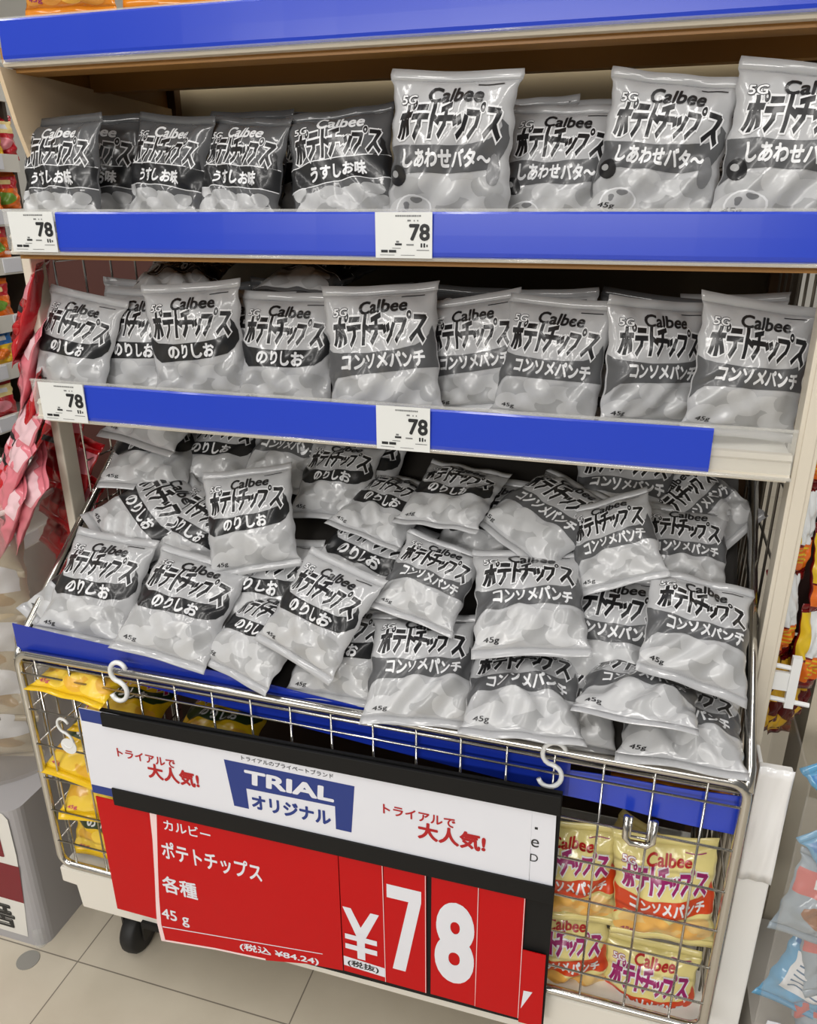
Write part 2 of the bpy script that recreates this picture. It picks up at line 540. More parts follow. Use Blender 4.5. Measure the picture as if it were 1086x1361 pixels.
# ------------------------------------------------------------------ the shop
fl = MB(); fl.box(-4, 3, -2.5, 4, -0.05, 0)
fm = mat('floor_tile', (196, 186, 168), 0.28)
nt = fm.node_tree; bs = nt.nodes['Principled BSDF']
tc = nt.nodes.new('ShaderNodeTexCoord'); mp = nt.nodes.new('ShaderNodeMapping')
mp.inputs['Location'].default_value = (0.788 + 0.378 * 20, -0.727 + 0.378 * 20, 0)
br = nt.nodes.new('ShaderNodeTexBrick'); br.offset = 0.0; br.squash = 1.0
br.inputs['Scale'].default_value = 1.0; br.inputs['Brick Width'].default_value = 0.378; br.inputs['Row Height'].default_value = 0.378
br.inputs['Mortar Size'].default_value = 0.0012; br.inputs['Mortar Smooth'].default_value = 0.2
br.inputs['Color1'].default_value = (*lin((203, 194, 177)), 1); br.inputs['Color2'].default_value = (*lin((199, 190, 172)), 1)
br.inputs['Mortar'].default_value = (*lin((128, 120, 108)), 1)
ns = nt.nodes.new('ShaderNodeTexNoise'); ns.inputs['Scale'].default_value = 9; ns.inputs['Detail'].default_value = 5
mx = nt.nodes.new('ShaderNodeMixRGB'); mx.blend_type = 'MULTIPLY'; mx.inputs[0].default_value = 0.35
rp = nt.nodes.new('ShaderNodeValToRGB'); rp.color_ramp.elements[0].position = 0.3; rp.color_ramp.elements[1].position = 0.65
rp.color_ramp.elements[0].color = (0.72, 0.70, 0.66, 1); rp.color_ramp.elements[1].color = (1, 1, 1, 1)
nt.links.new(tc.outputs['Object'], mp.inputs['Vector']); nt.links.new(mp.outputs[0], br.inputs['Vector'])
nt.links.new(tc.outputs['Object'], ns.inputs['Vector']); nt.links.new(ns.outputs['Fac'], rp.inputs['Fac'])
nt.links.new(br.outputs['Color'], mx.inputs[1]); nt.links.new(rp.outputs['Color'], mx.inputs[2])
nt.links.new(mx.outputs[0], bs.inputs['Base Color'])
struct(fl.build('floor', fm))
wallm = mat('shop_wall_paint', (214, 212, 206), 0.7)
wl = MB(); wl.box(-4, 3, 4, 4.1, 0, 3); struct(wl.build('wall_back', wallm))
wl = MB(); wl.box(-4.1, -4, -2.5, 4, 0, 3); struct(wl.build('wall_left', wallm))
d = MB(); d.lathe([(0.0, 0.0), (0.018, 0.0), (0.018, 0.0012), (0.0, 0.0014)], (-0.868, 0.706, 0.0), seg=28)
tag(d.build('floor_cap', mat('grey_cap', (140, 138, 132), 0.5)), 'small round grey cap set in the floor tile beside the grey carton', 'cap')

# ---- endcap shelf rack
rack = empty('shelf_rack', 'cream steel shelf rack with three snack shelves behind the wire basket', 'shelf', (-0.31, 1.0, 0))
RL = (0.31, -1.0, 0)


def rb(m, name, mats, **k):
    o = m.build(name, mats, rack, **k); o.location = RL
    return o


m = MB(); m.prism([(-.812, .907), (-.798, .907), (-.798, .937), (-.812, .937)], 'z', 0, 1.12); rb(m, 'post', cream, bevel=0.002)
m = MB(); m.box(.1635, .1855, .862, .892, 0, 1.097); m.box(.168, .181, .860, .862, .02, 1.09); rb(m, 'post', cream, bevel=0.002)
m = MB(); m.box(-.80, .21, 1.28, 1.30, 1.10, 1.60); rb(m, 'back_panel', beige)
m = MB(); m.box(-.80, .21, 1.282, 1.30, .0, 1.10); rb(m, 'shade_toned_back_panel', mat('shade_olive_panel', (84, 74, 56), 0.6))  # deep shade behind the lower shelves painted into this panel's darker colour
m = MB(); m.box(-.80, -.77, 1.262, 1.28, 0, 1.6); rb(m, 'rear_post', brown_dark)
m = MB(); m.box(.165, .195, 1.262, 1.28, 0, 1.6); rb(m, 'rear_post', brown_dark)


def shelf(ztop, y0, x0, x1, under, zlip):
    m = MB(); m.box(x0 - .018, x1, y0 + .05, 1.262, ztop - .004, ztop, 0); m.box(x0, x1, y0 + .012, y0 + .05, ztop - .004, ztop, 0)
    m.box(x0, x1, y0 + .012, y0 + .05, ztop - .03, ztop - .004, 1)
    m.box(x0, x1, y0 + .16, y0 + .18, ztop - .035, ztop - .004, 1)
    m.box(x0, x1, y0 + .05, 1.262, ztop - .008, ztop - .004, 1)
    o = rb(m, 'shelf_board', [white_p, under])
    # price rail along the front edge: lower lip, channel and top bead
    m = MB(); m.prism([(y0 + .012, zlip), (y0 - .002, zlip), (y0 - .004, zlip + .003), (y0 - .001, zlip + .006), (y0 + .002, zlip + .018), (y0 - .001, zlip + .021), (y0 + .003, zlip + .026), (y0 + .012, zlip + .026)], 'x', x0, x1)
    r = m.build('price_rail', cream, o)
    return o


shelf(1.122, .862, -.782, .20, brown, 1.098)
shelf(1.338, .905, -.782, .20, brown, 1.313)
shelf(.908, .857, -.782, .161, cream, .885)
# shelf brackets (deeper towards the back) and the cream side panel
m = MB(); m.prism([(.91, 1.335), (1.262, 1.335), (1.262, 1.255), (.91, 1.318)], 'x', -.790, -.784); rb(m, 'bracket', brown)
m = MB(); m.prism([(.91, 1.335), (1.262, 1.335), (1.262, 1.255), (.91, 1.318)], 'x', .190, .196); rb(m, 'bracket', brown)
m = MB(); m.prism([(.89, 1.312), (1.262, 1.30), (1.262, 1.125), (.95, 1.125), (.905, 1.25)], 'x', -.7835, -.7775); rb(m, 'side_panel', mat('cream_board', (214, 192, 160), 0.55))


def wire_panel(x, y0, y1, z0, z1, dy, dz, r, skew=0):
    m = MB(); n = int((y1 - y0) / dy)
    for i in range(n + 1):
        m.tube([(x, y0 + i * dy, z0), (x, y0 + i * dy, z1)], r, seg=6)
    for j in range(int((z1 - z0) / dz) + 1):
        m.tube([(x + r * 1.6, y0, z0 + j * dz), (x + r * 1.6, y1, z0 + j * dz)], r, seg=6)
    return m


rb(wire_panel(-.792, .945, 1.25, .22, 1.085, .062, .072, .0016), 'side_mesh', chrome)
rb(wire_panel(.170, .905, 1.25, .22, 1.085, .05, .09, .0018), 'side_mesh', dullwire)
m = MB()
for i in range(20):
    m.tube([(-.76 + i * .048, 1.25, .2), (-.76 + i * .048, 1.25, .89)], .0022, seg=6)
for j in range(8):
    m.tube([(-.78, 1.254, .22 + j * .09), (.18, 1.254, .22 + j * .09)], .0018, seg=6)
rb(m, 'back_mesh', dark)

# ---- blue shelf-edge strips and price cards


def strip_card(name, x0, x1, y, z0, z1, label, m_=blue):
    m = MB(); n = 16
    # a slightly bowed card with a turned lower edge
    V = []; F = []
    prof = [(0.0, 0.0), (-.0022, .002), (-.003, .006), (-.0022, (z1 - z0) * .5), (-.001, z1 - z0 - .002), (.0004, z1 - z0), (.0016, z1 - z0), (.0008, (z1 - z0) * .5), (.0006, .004), (.0016, 0.0)]
    k = len(prof)
    for i in range(n + 1):
        x = x0 + (x1 - x0) * i / n; wv = 0.0007 * math.sin(i * 1.3 + x0 * 9)
        V += [(x, y + p[0] + wv, z0 + p[1]) for p in prof]
    for i in range(n):
        for j in range(k):
            F.append((i * k + j, (i + 1) * k + j, (i + 1) * k + (j + 1) % k, i * k + (j + 1) % k))
    F.append(tuple(range(k))); F.append(tuple(range(n * k, n * k + k))[::-1])
    m.add(V, F)
    o = m.build(name, m_, None)
    tag(o, label, 'shelf strip', 'blue strips along the shelf edges')
    return o


strip_card('shelf_strip', -.775, .21, .899, 1.3175, 1.362, 'blue strip on the edge of the uppermost shelf, above the top row of bags')
strip_card('shelf_strip', -.70, .21, .852, 1.102, 1.1485, 'blue strip on the shelf edge directly under the top row of bags')
strip_card('shelf_strip', -.694, .080, .847, .889, .9375, 'blue strip under the middle row, ending short of the right shelf end')
for nm, x0, x1, y, z0, z1, lb in (('edge_holder', -.782, .21, .8565, 1.098, 1.1515, 'clear plastic price holder on the edge of the shelf under the top row'),
                                  ('edge_holder', -.782, .161, .8515, .886, .9405, 'clear plastic price holder on the edge of the shelf under the middle row'),
                                  ('edge_holder', -.782, .21, .9035, 1.315, 1.3645, 'clear plastic price holder on the edge of the uppermost shelf')):
    m = MB(); m.box(x0, x1, y, y + .0012, z0 + .006, z1); m.box(x0, x1, y - .0015, y + .0025, z1 - .0025, z1); m.tube([(x0, y - .0062, z0 + .003), (x1, y - .0062, z0 + .003)], .0022, seg=10)
    tag(m.build(nm, clearp), lb, 'price holder', 'clear holders on the shelf edges')
def price_card(x0, x1, y, z0, z1, label):
    W, H = x1 - x0, z1 - z0
    m = MB(); m.box(0, W, 0, .0008, 0, H, 0)

    def ink_box(a0, b0, a1, b1, mi):
        m.add([(a0 * W, -.0003, b0 * H), (a1 * W, -.0003, b0 * H), (a1 * W, -.0003, b1 * H), (a0 * W, -.0003, b1 * H)], [(0, 1, 2, 3)], mi)
    V, F, _ = glyphs('78', 0.045)
    m.add([((.60 + p[0] * .36) * W, -.0003 - .00002 * p[2], (.38 + p[1] * .37) * H) for p in V], F, 1)
    r = random.Random(int(x0 * 1000 + z0 * 100))
    u = .36
    while u < .78:
        du = r.uniform(.012, .03); ink_box(u, .90, u + du, .935, 2); u += du + .008
    for (u0, u1, b, h) in ((.57, .63, .80, .035), (.68, .70, .80, .03), (.74, .76, .80, .03), (.37, .42, .34, .04), (.35, .47, .28, .045), (.55, .68, .28, .03),
                           (.80, .83, .24, .09), (.85, .88, .24, .09), (.90, .925, .25, .05), (.30, .45, .21, .014), (.10, .22, .12, .06), (.24, .37, .12, .06), (.73, .95, .17, .016), (.08, .34, .06, .012), (.45, .70, .06, .012)):
        ink_box(u0, b, u1, b + h, 1 if h > .04 else 2)
    o = m.build('price_card', [cardw, inkb, inkg]); o.location = (x0, y, z0)
    return tag(o, label, 'price card', 'white 78 price cards on the shelf edges')


price_card(-.766, -.700, .8465, 1.1025, 1.149, 'white price card reading 78 at the left end of the shelf under the top row')
price_card(-.2885, -.2252, .8465, 1.102, 1.1485, 'white price card reading 78 at the middle of the shelf under the top row')
price_card(-.762, -.692, .8415, .888, .9395, 'white price card reading 78 at the left end of the shelf under the middle row')
price_card(-.290, -.225, .8415, .887, .9395, 'white price card reading 78 at the middle of the shelf under the middle row')

# ---- wire basket cart
bk = empty('wire_basket_cart', 'chrome wire basket on a white wheeled base full of chip bags', 'basket', (-.31, .80, 0))
BL_ = (.31, -.80, 0)


def bb(m, name, mats, parent=None, **k):
    o = m.build(name, mats, parent or bk, **k)
    if parent is None:
        o.location = BL_
    return o


X0, X1, YF, ZT, ZB = -.770, .152, .7235, .594, .224
m = MB()


def rounded(x0, x1, z0, z1, r, y):
    P = []
    for cx, cz, a0 in ((x1 - r, z1 - r, 0), (x0 + r, z1 - r, 90), (x0 + r, z0 + r, 180), (x1 - r, z0 + r, 270)):
        for k in range(6):
            a = math.radians(a0 + 18 * k); P.append((cx + r * math.cos(a), y, cz + r * math.sin(a)))
    return P


m.tube(rounded(X0, X1, ZB, ZT, .018, YF), .0058, seg=10, closed=True)
m.tube([(X0 + .004, YF + .002, ZT - .013), (X1 - .004, YF + .002, ZT - .013)], .0026)
bb(m, 'front_frame', chrome, smooth=True)
m = MB()
x = -.0473 - .0535 * 13
while x < X1 - .01:
    m.tube([(x, YF, ZB), (x, YF, ZT - .004)], .0015, seg=6); x += .0535
for z in (.565, .506, .447, .388, .329, .270):
    m.tube([(X0, YF - .003, z), (X1, YF - .003, z)], .0015, seg=6)
bb(m, 'front_grid', chrome, smooth=True)
for sx in (X0, X1):
    rx = sx - .009 if sx < 0 else sx + .002
    m = MB(); m.tube([(sx, YF, ZT - .01), (rx, YF + .02, ZT + .006), (rx, 1.06, .840)], .0062, seg=10); bb(m, 'side_rail', chrome, smooth=True)
    m = MB(); y = .745
    while y < 1.05:
        m.tube([(sx, y, ZB), (sx, y, ZT + .766 * (y - .75))], .0016, seg=6); y += .03
    for z in (.565, .506, .447, .388, .329, .270):
        m.tube([(sx + (.003 if sx < 0 else -.003), YF, z), (sx + (.003 if sx < 0 else -.003), 1.06, z)], .0015, seg=6)
    bb(m, 'side_grid', chrome if sx < 0 else dullwire, smooth=True)
m = MB(); m.prism([(YF + .016, .574), (1.20, .888), (1.20, .883), (YF + .016, .569)], 'x', X0 + .01, X1 - .01); bb(m, 'gap_shade_floor', dark)  # added dark board, gives the gaps between heaped bags their shade
m = MB(); m.box(X0, X1, YF, 1.06, ZB - .012, ZB - .006); bb(m, 'basket_floor', white_p)
m = MB(); m.box(X0 + .01, X1 - .01, 1.055, 1.06, ZB, .75); bb(m, 'rear_panel', mat('shadow_brown_panel', (58, 40, 26), 0.6))  # shadow inside the basket painted as dark brown
m = MB(); m.prism([(-.777, .184), (-.752, .182), (-.748, .139), (.130, .139), (.135, .182), (.158, .184), (.158, .212), (-.777, .212)], 'y', YF - .001, YF + .02)
m.box(-.777, .158, YF + .02, 1.05, .185, .212); bb(m, 'base_panel', mat('white_base_board', (226, 222, 212), 0.5), bevel=0.002)
m = MB(); m.tube([(-.60 + .0, YF - .004, .137), (-.60, YF + .02, .137)], .004); m.box(-.64, -.59, YF - .006, YF, .135, .147); bb(m, 'base_clip', black)
for cx, cy in ((-.705, .785), (.095, .785), (-.705, 1.0), (.095, 1.0)):
    m = MB(); m.box(cx - .022, cx + .022, cy - .02, cy + .02, .120, .139); m.box(cx - .02, cx - .0165, cy - .014, cy + .014, .03, .12); m.box(cx + .0165, cx + .02, cy - .014, cy + .014, .03, .12)
    c = bb(m, 'caster', dark)
    m = MB(); m.lathe([(0, -.0135), (.034, -.0135), (.0375, -.009), (.0385, 0), (.0375, .009), (.034, .0135), (0, .0135)], (cx, cy, .0385), 'x'); m.build('wheel', blackrub, c, smooth=True)
# chrome latch in the grid
m = MB(); m.tube([(.036, YF - .006, .528), (.036, YF - .008, .500), (.042, YF - .008, .494), (.060, YF - .008, .494), (.066, YF - .008, .500), (.066, YF - .006, .528)], .0036, seg=8)
m.tube([(.041, YF - .006, .528), (.041, YF - .008, .503), (.061, YF - .008, .503), (.061, YF - .006, .528)], .0018, seg=6)
bb(m, 'latch', chrome, smooth=True)

# ---- blue banners slipped behind the wire front


def banner(pts, y, label, m_):
    m = MB(); n = 14; V = []; F = []
    (xa, za0, za1), (xb, zb0, zb1) = pts
    for i in range(n + 1):
        t = i / n; xx = xa + (xb - xa) * t; wv = .0012 * math.sin(7 * t + xa)
        z0 = za0 + (zb0 - za0) * t; z1 = za1 + (zb1 - za1) * t
        V += [(xx, y + wv, z0), (xx, y + wv + .0012, z0), (xx, y + wv + .0012, z1), (xx, y + wv, z1)]
    for i in range(n):
        for j in range(4):
            F.append((i * 4 + j, (i + 1) * 4 + j, (i + 1) * 4 + (j + 1) % 4, i * 4 + (j + 1) % 4))
    F.append((0, 1, 2, 3)); F.append(tuple(n * 4 + q for q in (3, 2, 1, 0)))
    m.add(V, F)
    return tag(m.build('blue_banner', m_), label, 'banner', 'blue strips behind the basket wires')


banner([(-.775, .585, .634), (-.030, .528, .581)], .7320, 'long tilted blue strip tucked behind the basket rail, running from the left corner', blue_deep)
banner([(-.036, .526, .562), (.150, .517, .569)], .7330, 'short blue strip behind the wires at the right end of the basket', blue)

# ---- hanging price sign
SY = .7000
sg = empty('price_sign', 'black hanging sign board with red price cards and a white header', 'sign', (-.33, SY, .37))


class Flat(MB):
    """sheet of card standing in the x-z plane with printing on its front"""

    def __init__(self, y):
        MB.__init__(self); self.y = y

    def sheet(self, pts, mi=0, t=.0012):
        self.prism(pts, 'y', self.y, self.y + t, mi)

    def ink(self, pts, mi, ly=1):
        ar = sum(pts[i - 1][0] * pts[i][1] - pts[i][0] * pts[i - 1][1] for i in range(len(pts)))
        ids = list(range(len(pts)))
        if ar < 0:
            ids = ids[::-1]
        self.add([(p[0], self.y - .0002 * ly, p[1]) for p in pts], [tuple(ids)], mi)

    def text(self, s, x0, z0, x1, z1, mi, bold=0.02, ly=2, rise=0.0, shear=0.0, res=5):
        V, F, _ = glyphs(s, bold, shear, res)
        self.add([(x0 + p[0] * (x1 - x0), self.y - .0002 * ly - .00002 * p[2], z0 + p[1] * (z1 - z0) + rise * p[0]) for p in V], F, mi)


def sgb(m, name, mats, parent=None, **k):
    o = m.build(name, mats, parent or sg, **k)
    if parent is None:
        o.location = (.33, -SY, -.37)
    return o


m = Flat(SY); m.sheet([(-.630, .547), (-.0345, .5565), (-.034, .184), (-.400, .180), (-.640, .189)], 0, .004); sgb(m, 'backing_board', black)
m = Flat(SY - .002); m.sheet([(-.6605, .3985), (-.66, .19), (-.586, .19), (-.573, .3985)], 0); sgb(m, 'side_card', red)
m = Flat(SY - .0035); L = [(-.5745, .3965), (-.577, .345), (-.583, .28), (-.590, .215), (-.5925, .185), (-.590, .150), (-.50, .163), (-.42, .170), (-.355, .186), (-.3035, .192), (-.303, .3965)]
m.sheet(L, 0)
m.ink([(-.5745, .3965), (-.577, .345), (-.583, .28), (-.590, .215), (-.5925, .185), (-.590, .150), (-.583, .154), (-.5855, .185), (-.5815, .24), (-.575, .30), (-.569, .35), (-.5635, .3965)], 2)
m.ink([(-.590, .150), (-.50, .163), (-.42, .170), (-.42, .1735), (-.50, .1665), (-.583, .1545)], 2)
m.text('カルビー', -.555, .370, -.484, .388, 1, .02)
m.text('ポテトチップス', -.5645, .3165, -.413, .349, 1, .03)
m.text('各種', -.5725, .2525, -.517, .284, 1, .03)
m.text('45 g', -.5815, .193, -.537, .219, 1, .02)
m.ink([(-.584, .1795), (-.332, .2125), (-.332, .2138), (-.584, .1812)], 1)
m.text('(税込 ¥84.24)', -.459, .176, -.3385, .192, 1, .03, rise=.012)
sgb(m, 'product_card', [red, paper, pinkw])


def digit(name, x0, x1, s, box, bold, y=SY - .003, extra=None):
    m = Flat(y); m.sheet([(x0, .3965), (x1, .3965), (x1 + .0015, .192), (x0, .192)], 0)
    m.ink([(x1 - .0012, .3965), (x1 - .0004, .3965), (x1 + .0010, .192), (x1 + .0002, .192)], 2)
    if s:
        m.text(s, *box, 1, bold)
    if extra:
        extra(m)
    return sgb(m, name, [red, paper, pinkw, inkb])


def zeinuki(m):
    m.ink([(-.3015, .2035), (-.2435, .2005), (-.2435, .217), (-.3015, .2205)], 1, 1)
    m.text('(税抜)', -.296, .2035, -.252, .2165, 3, .03)




def yen(m):
    zeinuki(m)
    m.ink([(-.3000, .310), (-.2885, .310), (-.2708, .268), (-.2820, .262)], 1, 1)
    m.ink([(-.2500, .310), (-.2615, .310), (-.2820, .266), (-.2705, .259)], 1, 2)
    m.ink([(-.2815, .268), (-.2705, .268), (-.2705, .2225), (-.2815, .2225)], 1, 3)
    m.ink([(-.2980, .2635), (-.2535, .2635), (-.2535, .2545), (-.2980, .2545)], 1, 4)
    m.ink([(-.2980, .2460), (-.2535, .2460), (-.2535, .2370), (-.2980, .2370)], 1, 5)


def seven(m):
    m.ink([(-.2390, .367), (-.1940, .367), (-.1940, .348), (-.2150, .2215), (-.2325, .2215), (-.2105, .345), (-.2390, .345)], 1, 1)


digit('yen_card', -.302, -.2435, '', None, 0, extra=yen)
digit('digit_card', -.2425, -.188, '', None, 0, extra=seven)
digit('digit_card', -.181, -.1222, '8', (-.1760, .2240, -.1225 - .0025, .3625), .055, y=SY - .0025)
digit('blank_card', -.1215, -.0665, '', None, 0)
m = Flat(SY - .005); m.sheet([(-.0655, .3145), (-.0375, .3145), (-.036, .1885), (-.065, .1885)], 0); m.ink([(-.0610, .2465), (-.0500, .2475), (-.0630, .2140)], 1); sgb(m, 'comma_card', [red, paper])
m = Flat(SY - .0045); m.sheet([(-.6585, .5465), (-.066, .5465), (-.0635, .40), (-.6615, .4075), (-.661, .47)], 0, .0012)
m.ink([(-.6585, .5465), (-.620, .5465), (-.620, .527), (-.6570, .527)], 2); m.ink([(-.6610, .4215), (-.620, .4215), (-.620, .4075), (-.6612, .4075)], 2)
m.text('トライアルで', -.6095, .480, -.5225, .494, 1, .035); m.text('大人気!', -.566, .4555, -.490, .4805, 1, .05)
m.text('トライアルで', -.2410, .480, -.1525, .4945, 1, .035); m.text('大人気!', -.198, .4535, -.116, .4795, 1, .05)
m.text('トライアルのプライベートブランド', -.425, .5165, -.303, .5235, 3, .01)
m.ink([(-.4502, .5115), (-.2763, .5115), (-.2825, .439), (-.3030, .439), (-.3028, .4745), (-.4225, .4725), (-.4215, .440), (-.4425, .440)], 2)
m.text('TRIAL', -.423, .4805, -.3035, .5025, 0, .05, ly=3, shear=.05); m.text('オリジナル', -.4165, .4425, -.309, .4655, 2, .05)
sgb(m, 'header_panel', [paper, redink, navy, inkb])
m = Flat(SY - .004); m.sheet([(-.066, .5335), (-.0392, .5325), (-.0366, .4235), (-.0635, .4235)], 0)
m.ink([(-.0615, .5065), (-.0580, .5065), (-.0580, .503), (-.0615, .503)], 1)
m.text('e', -.0645, .4775, -.0555, .489, 1, -.005); m.text('D', -.0645, .456, -.0555, .467, 1, -.005)
sgb(m, 'header_insert', [paper, inkb])
m = Flat(SY - .0085); m.sheet([(-.623, .5475), (-.0350, .5575), (-.0350, .5315), (-.623, .5275)], 0, .004); sgb(m, 'top_rail', black, bevel=.0008)
m = Flat(SY - .0072); m.sheet([(-.6275, .4245), (-.0345, .4265), (-.0345, .4000), (-.6275, .3960)], 0, .0025); sgb(m, 'middle_rail', black, bevel=.0008)

# ---- S hooks


def s_hook(cx, y, ztop, h, r, label, tilt=0.0):
    w2, q = h * .21, h / 4; P = []; Q = []
    for k in range(13):
        a = math.radians(25 + 245 * k / 12); P.append((cx + w2 * math.cos(a), y, ztop - q + q * math.sin(a)))
    for k in range(1, 14):
        a = math.radians(90 - 245 * k / 13); Q.append((cx + w2 * math.cos(a), y - .0012, ztop - h + q + q * math.sin(a)))
    path = P + Q
    path = [(px + tilt * (pz - ztop), py, pz) for px, py, pz in path]
    m = MB(); m.tube(path, r, seg=8)
    return tag(m.build('s_hook', whitep, smooth=True), label, 's hook', 'white plastic s hooks on the basket wires')


s_hook(-.600, .7130, .6150, .058, .0032, 'white s hook over the basket rail above the left end of the sign', .1)
s_hook(-.046, .7130, .612, .060, .0028, 'white s hook over the basket rail above the right end of the sign', .1)
h3 = s_hook(-.709, .7150, .505, .046, .0020, 'small white s hook on the wires left of the sign, holding a tag', -.1)
m = MB(); m.lathe([(0, -.0006), (.0125, -.0006), (.0125, .0006), (0, .0006)], (-.7035, .7130, .462), 'y', 24, 0)
tag(m.build('round_tag', whitep), 'round white tag hanging on the small s hook left of the sign', 'tag')

# ------------------------------------------------------------------ chip bags
PAL = {
    'n': [film('pale_grey_film', (177, 178, 180)), ink('black_band', (32, 33, 35)), ink('title_black', (30, 30, 32)), ink('print_white', (222, 223, 225)),
          ink('chip_pale', (187, 188, 189)), ink('chip_mid', (163, 164, 165)), ink('title_black', (30, 30, 32)), ink('mid_grey', (120, 121, 123))],
    'y': [film('yellow_film', (232, 190, 30)), ink('green_band', (40, 58, 30)), ink('magenta', (188, 40, 110)), ink('print_white', (222, 223, 225)),
          ink('yellow_chip', (236, 200, 70)), ink('yellow_chip_mid', (222, 170, 50)), ink('red_name', (170, 30, 24)), ink('mid_grey', (120, 121, 123))],
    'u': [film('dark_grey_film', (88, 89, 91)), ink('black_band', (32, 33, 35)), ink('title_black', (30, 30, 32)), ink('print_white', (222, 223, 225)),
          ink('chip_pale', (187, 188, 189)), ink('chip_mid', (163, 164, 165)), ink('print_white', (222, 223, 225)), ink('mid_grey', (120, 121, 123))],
    'k': [film('cream_yellow_film', (226, 212, 140)), ink('orange_red_band', (204, 66, 24)), ink('magenta_deep', (150, 26, 100)), ink('print_white', (222, 223, 225)),
          ink('orange_chip', (232, 178, 88)), ink('orange_chip_mid', (226, 190, 120)), ink('red_name', (170, 30, 24)), ink('mid_grey', (120, 121, 123))],
}
PAL['o'] = [film('orange_bag_film', (226, 138, 36)), ink('orange_red_band', (204, 66, 24)), ink('magenta_deep', (150, 26, 100)), ink('print_white', (222, 223, 225)),
            ink('deep_orange_chip', (222, 150, 60)), ink('amber_chip', (236, 178, 70)), ink('red_name', (170, 30, 24)), ink('mid_grey', (120, 121, 123))]
PAL['c'] = [PAL['n'][0], ink('grey_band', (84, 85, 87))] + PAL['n'][2:]
PAL['s'] = [PAL['n'][0], ink('grey_band', (84, 85, 87))] + PAL['n'][2:]
ART = {k: front_art(k) for k in 'nycksu'}
ART['o'] = ART['k']
